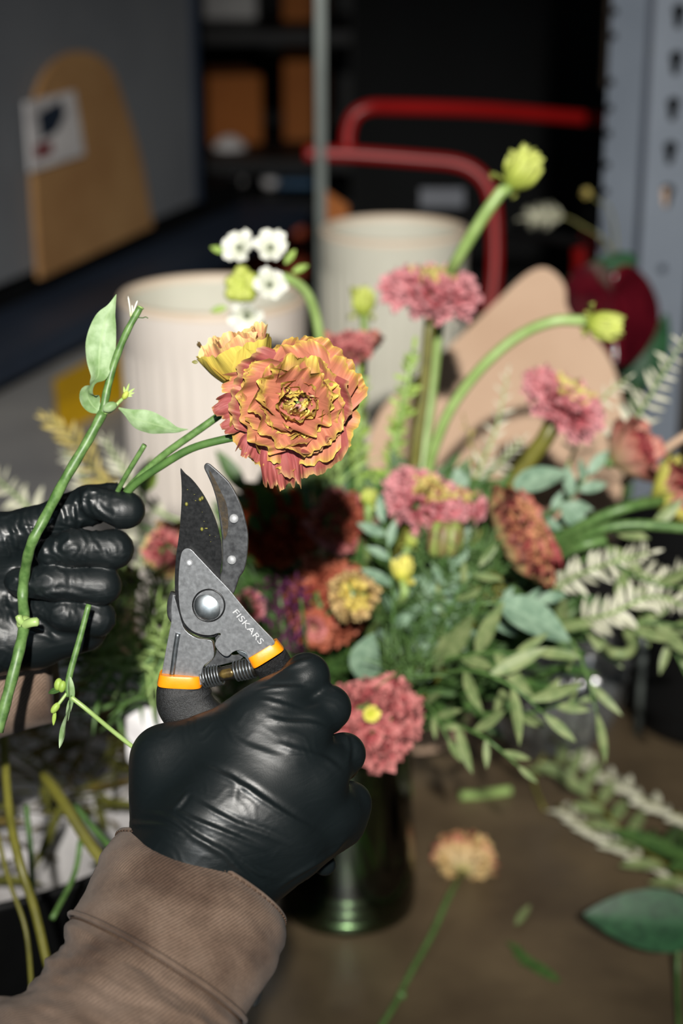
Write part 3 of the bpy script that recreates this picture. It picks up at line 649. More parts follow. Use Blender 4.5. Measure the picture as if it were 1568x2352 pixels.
mb.tube([ZP(x, y, .001) for x, y in cat([(268, 845), (252, 890), (248, 930), (252, 975), (275, 1010)], 6)], .0022, 10); obj('bearing_disc', mb, M['hook'], SH)
# lettering on the plate
fc = bpy.data.curves.new('lettering', 'FONT'); fc.body = 'FISKARS'; fc.size = 1.0; fc.extrude = .02; fc.space_character = 1.02
fo = bpy.data.objects.new('lettering_tmp', fc); col.objects.link(fo); bpy.context.view_layer.update()
me = bpy.data.meshes.new_from_object(fo.evaluated_get(bpy.context.evaluated_depsgraph_get())); bpy.data.objects.remove(fo)
vs = [v.co.copy() for v in me.vertices]; W_ = max(v.x for v in vs); H_ = max(v.y for v in vs)
p0 = ZP(612, 950, -.00505); p1 = ZP(778, 1146, -.00505); ex = (p1-p0); ey = (ZP(640, 928, -.00505)-p0)
mb = MB(); mb.add([p0+ex*(v.x/W_)+ey*(v.y/H_)+FW*(-.00006*(1 if v.z > 0 else 0)) for v in vs], [tuple(p.vertices) for p in me.polygons])
obj('lettering', mb, M['mark'], pl, smooth=False)
# spring barrel, catch
a0 = ZP(425, 1352, .001); a1 = ZP(755, 1288, .001); dd = (a1-a0)
mb = MB(); mb.tube([a0+dd*t_ for t_ in (0, .12, .14, .6, .62, .98)], [.0032, .0034, .0027, .0030, .0038, .0036], 20); obj('spring_barrel', mb, M['spring'], SH, sharp=50)
s1 = dd.normalized(); s2 = s1.cross(FW).normalized(); s3 = s1.cross(s2)
mb = MB(); mb.tube([a0+dd*(.02+.34*k/140)+(s2*math.cos(k*.30)+s3*math.sin(k*.30))*.0042 for k in range(140)], .00042, 6); mb.tube([a0+dd*(.62+.34*k/110)+(s2*math.cos(k*.34)+s3*math.sin(k*.34))*.0041 for k in range(110)], .00040, 6)
obj('coil_spring', mb, M['steel'], SH)
M['copper'] = mat('brass_inner', '5a4a2c', '84703f', 300, .3, metal=.6)
mb = MB(); mb.sweep([a0+dd*t_-FW*.0018 for t_ in (.34, .4, .55, .6)], [.0012, .002, .002, .0012], [.0014]*4, FW, 12); obj('inner_rod', mb, M['copper'], SH)
slab('stop_catch', [(505, 1095), (540, 1100), (560, 1160), (600, 1210), (640, 1215), (690, 1200), (660, 1240), (560, 1270), (470, 1290), (440, 1290), (500, 1230), (515, 1170)], .0005, .0040, .0008, M['hook'], SH)
slab('steel_tang', [(640, 1180), (690, 1195), (730, 1240), (715, 1260), (690, 1225), (650, 1200)], -.0035, .002, .0005, M['steel'], SH)
# orange bands and grips
def band(name, pa, pb, hw0, hw1, m, over=1.0, th=.0062):
    a_, b_ = ZP(*pa), ZP(*pb); k_ = .3827/FPX*DS
    mb = MB(); mb.sweep([a_, a_.lerp(b_, .15), a_.lerp(b_, .85), b_], [hw0*k_*.98, hw0*k_, hw1*k_, hw1*k_*.98], [th*.96, th, th, th*.96], FW, 40, .55); return obj(name, mb, m, SH, sharp=45)
band('orange_band', (298, 1322), (296, 1392), 127, 136, M['orange'])
band('orange_band', (790, 1172), (828, 1232), 104, 110, M['orange'])
k_ = .3827/FPX*DS
gp = cat([(296, 1390, 136), (300, 1425, 152), (318, 1480, 172), (352, 1540, 172), (410, 1590, 150), (500, 1640, 128), (640, 1720, 110), (820, 1820, 92)], 5)
mb = MB(); mb.sweep([ZP(x, y, .001) for x, y, h in gp], [h*k_ for x, y, h in gp], [.0064+.0012*min(1, i/6) for i in range(len(gp))], FW, 44, .8); obj('handle_grip', mb, M['grip'], SH, sharp=60)
gp = cat([(826, 1230, 108), (850, 1270, 112), (890, 1340, 108), (960, 1420, 95), (1060, 1540, 85), (1150, 1680, 80)], 5)
mb = MB(); mb.sweep([ZP(x, y, .001+.006*min(1, i/14)) for i, (x, y, h) in enumerate(gp)], [h*k_ for x, y, h in gp], [.0064]*len(gp), FW, 44, .8); obj('handle_grip', mb, M['grip'], SH, sharp=60)

# ------------------------------------------------------------------ gloved hands: one smooth surface from a blended distance field
def c3(u, v, d): return np.array([(u-784)/FPX*d, -(v-1176)/FPX*d, d])
def smin(a, b, k):
    h = np.clip(.5+.5*(b-a)/k, 0, 1); return b*(1-h)+a*h-k*h*(1-h)
def caps(G, chain, k):
    out = None
    for (p, q) in zip(chain[:-1], chain[1:]):
        a, b = c3(*p[:3]), c3(*q[:3]); ra = p[3]/FPX*p[2]; rb = q[3]/FPX*q[2]; ab = b-a; L2 = max(1e-12, ab@ab)
        X, Y, Zc = G[0]-a[0], G[1]-a[1], G[2]-a[2]
        t_ = np.clip((X*ab[0]+Y*ab[1]+Zc*ab[2])/L2, 0, 1)
        dd_ = np.sqrt((X-t_*ab[0])**2+(Y-t_*ab[1])**2+(Zc-t_*ab[2])**2)-(ra+(rb-ra)*t_)
        out = dd_ if out is None else smin(out, dd_, k)
    return out
def sdf_mesh(palm, fingers, h, kp=.007, kf=.0012, kj=.005, kchain=.003):
    allp = [p for ch in palm+fingers for p in ch]
    lo = np.min([c3(*p[:3])-p[3]/FPX*p[2] for p in allp], 0)-3*h; hi = np.max([c3(*p[:3])+p[3]/FPX*p[2] for p in allp], 0)+3*h
    ax_ = [np.arange(lo[i], hi[i], h, dtype=np.float32) for i in range(3)]; G = np.meshgrid(*ax_, indexing='ij')
    D = None
    for ch in palm: d_ = caps(G, ch, kchain); D = d_ if D is None else smin(D, d_, kp)
    Fg = None
    for ch in fingers: d_ = caps(G, ch, kchain); Fg = d_ if Fg is None else smin(Fg, d_, kf)
    D = smin(D, Fg, kj)
    S = D < 0; sh = np.array(S.shape)-1
    idx = -np.ones(sh, dtype=np.int64)
    corners = [(i, j, k) for i in (0, 1) for j in (0, 1) for k in (0, 1)]
    cnt = sum(S[i:i+sh[0], j:j+sh[1], k:k+sh[2]].astype(np.int8) for i, j, k in corners)
    cells = np.argwhere((cnt > 0) & (cnt < 8)); idx[tuple(cells.T)] = np.arange(len(cells))
    acc = np.zeros((len(cells), 3)); n = np.zeros(len(cells))
    cv = {c: D[cells[:, 0]+c[0], cells[:, 1]+c[1], cells[:, 2]+c[2]] for c in corners}
    for a in corners:
        for x in range(3):
            if a[x] == 0:
                b = list(a); b[x] = 1; b = tuple(b); va, vb = cv[a], cv[b]; m_ = (va < 0) != (vb < 0)
                t_ = np.where(m_, va/np.where(m_, va-vb, 1), 0); p = np.array(a, float)[None]+t_[:, None]*(np.array(b)-np.array(a))[None]
                acc += p*m_[:, None]; n += m_
    V = (cells+acc/n[:, None])*h+lo
    quads = []
    for x in range(3):
        y, z = (x+1) % 3, (x+2) % 3
        sl0 = [slice(1, None)]*3; sl0[x] = slice(0, -1); s_a = S[tuple([slice(0, -1) if i == x else slice(None) for i in range(3)])]; s_b = S[tuple([slice(1, None) if i == x else slice(None) for i in range(3)])]
        E = np.argwhere(s_a != s_b); E = E[(E[:, y] > 0) & (E[:, z] > 0) & (E[:, y] < sh[y]) & (E[:, z] < sh[z])]
        ins = s_a[tuple(E.T)]
        def g(oy, oz):
            c = E.copy(); c[:, y] -= oy; c[:, z] -= oz; return idx[tuple(c.T)]
        q = np.stack([g(1, 1), g(0, 1), g(0, 0), g(1, 0)], 1); q[~ins] = q[~ins][:, ::-1]; quads.append(q)
    Q = np.concatenate(quads); Q = Q[(Q >= 0).all(1)]
    return V, Q
def vnormals(V, Q):
    fn = np.cross(V[Q[:, 2]]-V[Q[:, 0]], V[Q[:, 3]]-V[Q[:, 1]]); N = np.zeros_like(V)
    for k in range(4): np.add.at(N, Q[:, k], fn)
    return N/np.maximum(1e-12, np.linalg.norm(N, axis=1))[:, None]
def relax(V, Q, it):
    for _ in range(it):
        A_ = np.zeros_like(V); n = np.zeros(len(V))
        for k in range(4):
            a, b = Q[:, k], Q[:, (k+1) % 4]; np.add.at(A_, a, V[b]); np.add.at(A_, b, V[a]); np.add.at(n, a, 1); np.add.at(n, b, 1)
        V = V*.5+.5*A_/n[:, None]
    return V
def folds(V, Q, lines, front=True):
    N = vnormals(V, Q); U = 784+V[:, 0]/V[:, 2]*FPX; Vv = 1176-V[:, 1]/V[:, 2]*FPX; disp = np.zeros(len(V))
    facing = np.clip(-N[:, 2]*2.5, 0, 1)
    for pts, wpx, hmm in lines:
        q = np.array(cat(pts, 6))[:, :2]; best = np.full(len(V), 1e9); tt = np.zeros(len(V)); sg = np.zeros(len(V))
        for i in range(len(q)-1):
            a, b = q[i], q[i+1]; ab = b-a; L2 = ab@ab+1e-9
            t_ = np.clip(((U-a[0])*ab[0]+(Vv-a[1])*ab[1])/L2, 0, 1); dx = U-a[0]-t_*ab[0]; dy = Vv-a[1]-t_*ab[1]; dd_ = np.hypot(dx, dy); m_ = dd_ < best
            best = np.where(m_, dd_, best); tt = np.where(m_, (i+t_)/(len(q)-1), tt); sg = np.where(m_, np.sign(dx*ab[1]-dy*ab[0]), sg)
        taper = np.clip(np.minimum(tt, 1-tt)*4, 0, 1); x = best*sg/wpx
        disp += hmm*.001*taper*(np.exp(-x*x)-.65*np.exp(-(x-1.6)**2))*facing
    return V+N*disp[:, None]
def crinkle(V, Q, amp, freq, seed, dirs=(1, .2, .3)):
    N = vnormals(V, Q); r = np.random.RandomState(seed); X = V*freq; d = np.array(dirs, float); d /= np.linalg.norm(d)
    wz = sum(np.sin(X@(r.normal(size=3)*.9)+r.rand()*6) for _ in range(5))*.55
    f = np.sin(X@d*2.2+wz*1.6+r.rand()*6); rg = (1-np.abs(f))**3
    mask = np.clip(sum(np.sin(X@(r.normal(size=3)*.45)+r.rand()*6) for _ in range(4))*.35+.35, 0, 1)
    return V+N*(rg*mask*amp*.001)[:, None]
def glove_obj(name, V, Q, m, parent, lines=(), cr=None):
    V = relax(V, Q, 3)
    if cr: V = crinkle(V, Q, *cr)
    if lines: V = folds(V, Q, lines); V = relax(V, Q, 1)
    Wd = np.array(CAM)[None]+V[:, :1]*np.array(RT)[None]+V[:, 1:2]*np.array(UP)[None]+V[:, 2:3]*np.array(FW)[None]
    # right, up, forward is a left-handed set: flip faces so they point outward
    mb = MB(); mb.v = [Vector(x) for x in Wd]; mb.f = [tuple(int(i) for i in q) for q in Q]; mb.uv = [(0, 0)]*len(mb.v)
    return obj(name, mb, m, parent, recalc=True)
def glove_mat():
    m, t, b = nt('black_nitrile_glove'); L = t.links.new
    b.inputs['Base Color'].default_value = (.0055, .0085, .0095, 1); b.inputs['Roughness'].default_value = .36; b.inputs['Specular IOR Level'].default_value = .45
    tc = t.nodes.new('ShaderNodeTexCoord'); mp = t.nodes.new('ShaderNodeMapping'); mp.inputs['Rotation'].default_value = (0, math.radians(-32), 0); mp.inputs['Scale'].default_value = (1, 1, 3.6)
    L(tc.outputs['Object'], mp.inputs[0])
    n = t.nodes.new('ShaderNodeTexNoise'); n.inputs['Scale'].default_value = 42; n.inputs['Detail'].default_value = 3; n.inputs['Distortion'].default_value = .8; L(mp.outputs[0], n.inputs[0])
    n2 = t.nodes.new('ShaderNodeTexNoise'); n2.inputs['Scale'].default_value = 2200; L(tc.outputs['Object'], n2.inputs[0])
    b1 = t.nodes.new('ShaderNodeBump'); b1.inputs['Strength'].default_value = .3; b1.inputs['Distance'].default_value = .0012; L(n.outputs[0], b1.inputs['Height'])
    b2 = t.nodes.new('ShaderNodeBump'); b2.inputs['Strength'].default_value = .12; b2.inputs['Distance'].default_value = .0003; L(n2.outputs[0], b2.inputs['Height']); L(b1.outputs[0], b2.inputs['Normal']); L(b2.outputs[0], b.inputs['Normal'])
    n3 = t.nodes.new('ShaderNodeTexNoise'); n3.inputs['Scale'].default_value = 30; L(tc.outputs['Object'], n3.inputs[0])
    mr = t.nodes.new('ShaderNodeMapRange'); L(n3.outputs[0], mr.inputs[0]); mr.inputs[1].default_value = .3; mr.inputs[2].default_value = .7; mr.inputs[3].default_value = .34; mr.inputs[4].default_value = .50; L(mr.outputs[0], b.inputs['Roughness'])
    return m
M['glove'] = glove_mat()
PER = thing('person', 'person in black nitrile gloves and faded brown denim jacket trimming a flower stem', 'person', P(300, 2500, .5))
palm = [[(440, 2010, .672, 120), (470, 1930, .668, 110)],
        [(365, 1960, .68, 66), (372, 1850, .684, 54), (378, 1745, .688, 50)],
        [(420, 1960, .672, 84), (520, 1800, .672, 76), (598, 1662, .678, 54)],
        [(470, 1980, .670, 84), (580, 1850, .670, 74), (660, 1725, .674, 54)],
        [(520, 2005, .672, 80), (640, 1890, .672, 72), (718, 1800, .678, 50)],
        [(565, 2030, .678, 62), (680, 1950, .680, 62), (752, 1880, .686, 48)],
        [(372, 1737, .688, 46), (480, 1696, .684, 50), (600, 1635, .682, 50)],
        [(610, 2012, .690, 42), (790, 1900, .698, 44)]]
fingers = [[(598, 1660, .680, 52), (650, 1600, .682, 50), (704, 1552, .688, 50), (712, 1560, .715, 44), (640, 1600, .742, 38)],
           [(660, 1722, .676, 52), (710, 1665, .680, 46), (753, 1626, .688, 50), (748, 1642, .718, 43), (670, 1670, .745, 38)],
           [(718, 1800, .680, 48), (760, 1755, .684, 42), (790, 1732, .692, 46), (782, 1750, .720, 42), (700, 1760, .745, 36)],
           [(752, 1880, .688, 46), (780, 1860, .692, 40), (806, 1842, .699, 43), (795, 1865, .722, 38), (730, 1880, .745, 34)],
           [(378, 1735, .69, 46), (440, 1700, .722, 44), (560, 1640, .734, 36), (640, 1610, .74, 30)],
           [(690, 1930, .725, 32), (745, 1985, .735, 27)]]
palm.append([(520, 1900, .680, 100), (620, 1760, .682, 78)]); palm.append([(392, 1765, .690, 62), (520, 1735, .690, 72)]); palm.append([(400, 1850, .686, 74), (520, 1820, .684, 84)]); palm.append([(610, 1680, .686, 62), (690, 1770, .684, 60), (720, 1850, .688, 56)])
V, Q = sdf_mesh(palm, fingers, .0008, kp=.014, kj=.008, kf=.0022)
def zz(*p): return [(250+x*.4145, 1480+y*.4145) for x, y in p]
RL = [(zz((500, 665), (600, 712), (740, 785), (880, 880), (1030, 975), (1190, 1055)), 7, .9),
      (zz((320, 885), (420, 950), (560, 1010), (720, 1075), (900, 1150)), 6, .9),
      (zz((420, 830), (540, 905), (700, 990), (860, 1050), (1040, 1130)), 6, .7),
      (zz((440, 810), (400, 870), (350, 915)), 5, .6),
      (zz((180, 925), (330, 960), (470, 1060), (620, 1150), (740, 1260), (830, 1350)), 7, 1.0),
      (zz((560, 1080), (700, 1180), (820, 1260), (940, 1300)), 6, .8),
      (zz((100, 990), (300, 1010), (450, 1080)), 6, .6),
      (zz((800, 262), (900, 243), (1020, 240), (1180, 250)), 5, .6),
      (zz((860, 225), (960, 150), (1060, 100), (1150, 80)), 6, .7),
      (zz((830, 300), (950, 330), (1080, 370)), 5, .5),
      (zz((860, 400), (980, 430), (1120, 440), (1240, 480)), 6, .6),
      (zz((640, 450), (720, 540), (860, 600), (1000, 640)), 8, .4),
      (zz((900, 540), (1050, 590), (1200, 640), (1320, 740)), 7, .5),
      (zz((1330, 1060), (1220, 1170), (1050, 1270), (930, 1350)), 6, .8),
      (zz((650, 700), (700, 780), (690, 900)), 8, .3),
      (zz((1290, 470), (1330, 560), (1320, 680)), 6, .5)]
glove_obj('glove', V, Q, M['glove'], PER, RL, (.22, 260, 3, (.4, 1, .2)))
# left hand gripping the stems
DL = .752
palm = [[(-60, 1440, DL+.02, 120), (60, 1430, DL+.02, 100)], [(-80, 1300, DL+.018, 110), (100, 1300, DL+.02, 85), (215, 1290, DL+.022, 55)],
        [(-60, 1470, DL+.01, 85), (80, 1462, DL+.012, 70), (190, 1440, DL+.014, 58)], [(-70, 1260, DL+.008, 80), (60, 1230, DL+.008, 55)]]
fingers = [[(-60, 1250, DL+.004, 62), (70, 1215, DL+.003, 47), (150, 1180, DL+.002, 42), (205, 1160, DL+.004, 44), (255, 1150, DL+.01, 42)],
           [(215, 1152, DL-.002, 38), (280, 1172, DL-.003, 38), (292, 1172, DL-.002, 42)],
           [(112, 1268, DL-.006, 34), (170, 1258, DL-.007, 40), (262, 1262, DL-.003, 42), (255, 1255, DL+.02, 40)],
           [(42, 1337, DL-.004, 33), (120, 1337, DL-.006, 40), (235, 1345, DL-.002, 41), (235, 1340, DL+.022, 40)],
           [(85, 1400, DL+.004, 30), (150, 1408, DL+.0, 38), (222, 1420, DL+.004, 40), (220, 1410, DL+.025, 38)]]
V, Q = sdf_mesh(palm, fingers, .0009, kf=.0012, kj=.003)
def yy(*p): return [(x*.287, 1100+y*.287) for x, y in p]
LL = [(yy((330, 210), (350, 320), (400, 430)), 5, .8), (yy((450, 180), (500, 260), (520, 380)), 5, .7), (yy((620, 110), (590, 240), (600, 380)), 5, .9), (yy((700, 60), (660, 180), (720, 330)), 4, .7),
      (yy((180, 250), (210, 380), (260, 480)), 5, .8), (yy((60, 330), (120, 450), (130, 600)), 6, .9), (yy((30, 440), (60, 560), (90, 640)), 5, .6), (yy((740, 200), (850, 290), (940, 330)), 4, .6),
      (yy((880, 170), (920, 260), (900, 350)), 4, .5), (yy((450, 470), (420, 540), (440, 620)), 4, .5), (yy((720, 480), (790, 560), (840, 680)), 5, .5), (yy((560, 740), (520, 830), (560, 900)), 5, .4),
      (yy((80, 760), (200, 830), (420, 870)), 6, .5), (yy((300, 940), (500, 900), (750, 960)), 5, .5), (yy((200, 1200), (350, 1250), (480, 1300)), 6, .8), (yy((150, 1100), (330, 1180), (420, 1300)), 6, .7), (yy((30, 900), (60, 1050), (140, 1180)), 6, .7)]
glove_obj('glove', V, Q, M['glove'], PER, LL, (1.0, 320, 8, (1, .35, .3)))

# ------------------------------------------------------------------ denim sleeve
def denim():
    m, t, b = nt('faded_brown_denim'); L = t.links.new
    tc = t.nodes.new('ShaderNodeTexCoord'); mp = t.nodes.new('ShaderNodeMapping'); mp.inputs['Rotation'].default_value = (0, 0, math.radians(28)); L(tc.outputs['UV'], mp.inputs[0])
    wv = t.nodes.new('ShaderNodeTexWave'); wv.inputs['Scale'].default_value = 27; wv.inputs['Distortion'].default_value = .6; wv.inputs['Detail'].default_value = 2; wv.inputs['Detail Scale'].default_value = 30; L(mp.outputs[0], wv.inputs[0])
    n = t.nodes.new('ShaderNodeTexNoise'); n.inputs['Scale'].default_value = 38; n.inputs['Detail'].default_value = 4; L(tc.outputs['Object'], n.inputs[0])
    n2 = t.nodes.new('ShaderNodeTexNoise'); n2.inputs['Scale'].default_value = 900; L(tc.outputs['Object'], n2.inputs[0])
    r = ramp(t, [(.32, '4c3c32'), (.5, '6c5a4d'), (.7, '7c6a5d')]); L(n.outputs[0], r.inputs[0])
    hs = t.nodes.new('ShaderNodeHueSaturation'); mr = t.nodes.new('ShaderNodeMapRange'); L(wv.outputs[0], mr.inputs[0]); mr.inputs[3].default_value = .62; mr.inputs[4].default_value = 1.2
    m2 = t.nodes.new('ShaderNodeMath'); m2.operation = 'MULTIPLY_ADD'; L(n2.outputs[0], m2.inputs[0]); m2.inputs[1].default_value = .5; L(mr.outputs[0], m2.inputs[2])
    m3 = t.nodes.new('ShaderNodeMath'); m3.operation = 'SUBTRACT'; L(m2.outputs[0], m3.inputs[0]); m3.inputs[1].default_value = .25
    L(m3.outputs[0], hs.inputs['Value']); L(r.outputs[0], hs.inputs['Color']); L(hs.outputs[0], b.inputs['Base Color'])
    bp = t.nodes.new('ShaderNodeBump'); bp.inputs['Strength'].default_value = .4; bp.inputs['Distance'].default_value = .0004; L(wv.outputs[0], bp.inputs['Height']); L(bp.outputs[0], b.inputs['Normal'])
    b.inputs['Roughness'].default_value = .9; b.inputs['Specular IOR Level'].default_value = .15; b.inputs['Sheen Weight'].default_value = .08; return m
M['denim'] = denim(); M['thread'] = mat('brown_thread', '3c2c22', '54402f', 900, .8)
M['skin'] = mat('skin', 'b07a60', 'bc8870', 60, .5)
# rings: left edge, right edge (u, v, d), bulge px, depth radius
RG = [((272, 1912, .690), (650, 2122, .676), (42, -72), .030), ((240, 1955, .682), (650, 2160, .668), (40, -72), .031), ((200, 2030, .672), (622, 2245, .655), (36, -72), .032), ((157, 2112, .660), (556, 2362, .638), (34, -74), .032),
      ((130, 2185, .650), (560, 2440, .628), (30, -70), .034), ((70, 2258, .640), (560, 2530, .615), (24, -66), .037), ((-30, 2318, .628), (545, 2640, .600), (18, -60), .040), ((-200, 2400, .610), (520, 2800, .58), (14, -50), .043), ((-420, 2560, .58), (480, 3050, .55), (10, -40), .045)]
def ring(x, scale=1.0, n=120, wr=0.0):
    i = min(len(RG)-2, int(x)); f = x-i
    # catmull between rings
    g = [RG[max(0, min(len(RG)-1, i+k))] for k in (-1, 0, 1, 2)]
    def cr(a, b, c, d_): return .5*((2*b)+(c-a)*f+(2*a-5*b+4*c-d_)*f*f+(3*b-a-3*c+d_)*f**3)
    Lp = Vector([0]*3); flat = [np.array(list(q[0])+list(q[1])+list(q[2])+[q[3]]) for q in g]; v = cr(*flat)
    L_, R_, bu, rd = P(*v[0:3]), P(*v[3:6]), v[6:8], v[8]; C = (L_+R_)/2; dm = (v[2]+v[5])/2
    A_ = (R_-L_)/2; B_ = (RT*bu[0]-UP*bu[1])/FPX*dm-FW*rd; out = []
    for k in range(n):
        a = 2*PI*k/n; q = A_*math.cos(a)+B_*math.sin(a); s = scale
        if wr: s += wr*(noise.noise(Vector((math.cos(a)*1.6, math.sin(a)*1.6, x*2.2)))*1.0+.45*noise.noise(Vector((math.cos(a)*4+3, math.sin(a)*4, x*4.5))))
        out.append(C+q*s)
    return out
def ringstack(xs, sc_, wr, n=200):
    rows = [ring(x, s, n, w_) for x, s, w_ in zip(xs, sc_, wr)]; uvs = []; d_ = 0
    for i, r in enumerate(rows):
        if i: d_ += (r[n//4]-rows[i-1][n//4]).length*10
        uvs += [(k/n*2.3, d_) for k in range(n)]
    mb = MB(); mb.grid(rows, uvs, close=True); return mb
xs = [1.2, .4, .08, .02, 0, .0, .03, .1]+list(np.linspace(.2, 2.9, 46))
cuff = obj('sleeve_cuff', ringstack(xs, [.94, .945, .95, .955, .965, .985, .998, 1.0]+[1+.012*math.sin((x-.2)*2) for x in xs[8:]], [0]*8+[.018*min(1, (x-.2)) for x in xs[8:]]), M['denim'], PER)
xs = list(np.linspace(2.75, 8, 90))
slv = obj('jacket_sleeve', ringstack(xs, [.955+.055*min(1, max(0, (x-2.85)*3)) for x in xs], [.08*min(1, max(0, (x-2.8)*1.2)) for x in xs]), M['denim'], PER)
def ringtube(x, s, r, name, m, par, wr=.0, dash=False):
    q = ring(x, s, 160, wr); mb = MB()
    if dash:
        for k in range(0, 160, 2): mb.tube([q[k], q[k].lerp(q[(k+1) % 160], 1.15)], r, 6)
    else: mb.tube(q+[q[0]], r, 8, cap=False)
    return obj(name, mb, m, par)
ringtube(.17, 1.012, .00035, 'stitching', M['thread'], cuff, dash=True)
ringtube(.04, .998, .0010, 'hem_edge', M['denim'], cuff)
ringtube(2.86, 1.006, .0011, 'seam', M['denim'], slv, wr=.018); ringtube(2.97, .985, .0004, 'stitching', M['thread'], slv, wr=.018)
mb = MB(); mb.ball(P(588, 2275, .652), .006, 20, 10, RT*.9-FW*.3, .35); obj('snap_button', mb, M['steel'], cuff)
# forearm inside the sleeve, wrist of the left arm leaving the frame
mb = MB(); mb.tube([P(455, 2010, .684), P(360, 2200, .665), P(120, 2560, .60)], [.022, .024, .03], 20); obj('forearm', mb, M['skin'], PER)
mb = MB(); q = spath([(120, 1560, .80), (0, 1570, .80), (-150, 1600, .80), (-400, 1700, .78)]); mb.sweep(q, [.020+.014*i/len(q) for i in range(len(q))], [.02]*len(q), FW, 40); obj('jacket_sleeve', mb, M['kraft_pale'] if False else M['denim'], PER)
# ------------------------------------------------------------------ held flower and greenery
DH = .715
def hero():
    rnd = random.Random(11); C = P(688, 925, DH); ax = cdir(.10, .04, 1); a, b = frame(ax); R = 140/FPX*DH
    t = thing('eustoma_flower', 'large ruffled terracotta and yellow flower held up by the gloved left hand', 'flower', P(290, 1130, DL))
    base = C-ax*R*.45+RT*R*-.03
    rings = [(6, 1.16, 1.5, 62, 98, .5, .16, 'hero', .05), (5, 1.06, 1.5, 54, 84, .6, .16, 'hero', .05), (5, .95, 1.3, 44, 70, .75, .16, 'hero', .04), (4, .84, 1.15, 34, 54, .9, .17, 'hero', .03)]
    n = 0
    for li, (cnt, lr, wr, t0, t1, cup, ruf, m, off) in enumerate(rings):
        for k in range(cnt):
            az = 2*PI*(k+rnd.uniform(-.25, .25))/cnt+li*.63; er = a*math.cos(az)+b*math.sin(az); mb = MB()
            petal(mb, base+ax*R*.02*li, ax, er, R*lr*rnd.uniform(.88, 1.1), R*wr, math.radians(t0+rnd.uniform(-8, 8)), math.radians(t1+rnd.uniform(-24, 14)), cup, ruf*.8, rnd.choice((3.2, 4.1, 5.3)), 65, 36, rnd.random()*60, R*off, .04, 1.0, 4.2, .2)
            obj('petal', mb, M[m if not (k % 4 == 1 and li < 2) else 'hero_red'], t)
    Ci = base+ax*R*.05+RT*R*(-.02)+UP*R*.02
    for li, (cnt, lr, wr, t0, t1, ruf) in enumerate([(5, .76, .95, 28, 34, .16), (4, .66, .85, 14, 8, .16), (4, .58, .7, 2, -22, .16)]):
        for k in range(cnt):
            az = 2*PI*(k+rnd.uniform(-.25, .25))/cnt+li*.5; er = a*math.cos(az)+b*math.sin(az); mb = MB()
            petal(mb, Ci, ax, er, R*lr*rnd.uniform(.85, 1.12), R*wr, math.radians(t0), math.radians(t1+rnd.uniform(-8, 10)), 1.2, ruf*.8, rnd.choice((2.2, 3.1, 4.2)), 41, 24, rnd.random()*60, R*(.26-.03*li), .06, 1.0, 4)
            obj('inner_petal', mb, M['hero_in'], t)
    for k in range(13):
        az = k*2.4; rr = R*(.05+.024*k); er = a*math.cos(az)+b*math.sin(az); mb = MB(); f_ = (a*math.cos(az*3)+b*math.sin(az*3))
        petal(mb, Ci+ax*R*(.30-.008*k)+er*rr, (ax+er*rnd.uniform(-.5, .3)).normalized(), f_ if abs(f_.dot(ax)) < .3 else er, R*rnd.uniform(.16, .30), R*rnd.uniform(.12, .22), math.radians(0), math.radians(rnd.uniform(20, 70)), 1.1, .2, 2.2, 13, 10, k*2.3, 0, .08, 1.0, 3)
        obj('core_petal', mb, M['core_yellow' if k % 3 else 'core_pink'], t)
    # drooping outer petals at the lower left
    for (u, v, du, dv, L, W, th1, m) in ((632, 985, .16, -1, 1.0, .74, 118, 'hero_red'), (600, 990, -.35, -.9, .5, .6, 112, 'hero_red'), (570, 930, -.9, -.45, .55, .7, 112, 'hero_red'), (600, 900, -1, -.15, .62, .8, 120, 'hero')):
        er = (RT*du+UP*dv).normalized(); mb = MB()
        petal(mb, P(u, v, DH+.002), ax, er, R*L, R*W, math.radians(80), math.radians(th1), .6, .16, 2.6, 45, 30, u*.1, 0, .14, 1.0, 2.5); obj('petal', mb, M[m], t)
    mb = MB(); mb.ball(base-ax*R*.05, R*.2, 16, 10, ax); obj('calyx', mb, M['stem'], t)
    obj('stem', (lambda m_, p: (m_.tube(p, [.0017]*len(p), 12), m_)[1])(MB(), [base]+spath([(575, 1000, DH+.012), (520, 1008, .727), (440, 1030, .732), (370, 1070, .738), (310, 1112, .746), (280, 1150, .752)])), M['stem_dark'], t)
hero()
def side_bloom():
    rnd = random.Random(4); ax = cdir(-.30, .92, .18); a, b = frame(ax); R = 80/FPX*.735; base = P(575, 905, .735)
    t = thing('eustoma_flower', 'half open yellow and pink bloom behind the upper left of the held flower', 'flower', P(285, 1140, .757))
    for nm, cnt, L, W, t0, t1, m, off, ruf in (('outer_petal', 4, 1.95, 2.5, 46, 20, 'bud_yellow', .1, .035), ('petal', 3, 2.05, 2.1, 34, 22, 'bud_pink', .06, .07), ('petal', 3, 1.95, 1.5, 20, 12, 'bud_pink', .03, .09)):
        for k in range(cnt):
            az = 2*PI*(k+rnd.uniform(-.15, .15))/cnt+L; er = a*math.cos(az)+b*math.sin(az); mb = MB()
            petal(mb, base, ax, er, R*L*rnd.uniform(.9, 1.06), R*W, math.radians(t0), math.radians(t1), 1.0, ruf*1.3, rnd.choice((1.6, 2.4)), 45, 28, rnd.random()*60, R*off, .04, 1.0, 5.0, .15); obj(nm, mb, M[m], t)
    mb = MB(); p = P(455, 832, .725); leafgrid(mb, p, -RT+UP*.05, -FW, .0028, .0016, .3, .2); obj('petal_tip', mb, M['stem_olive'], t)
    mb = MB(); p = [base]+spath([(560, 920, .738), (530, 936, .736), (460, 985, .738), (380, 1042, .744), (320, 1095, .75), (275, 1145, .757)]); mb.tube(p, .0016, 12); obj('stem', mb, M['stem'], t)
side_bloom()
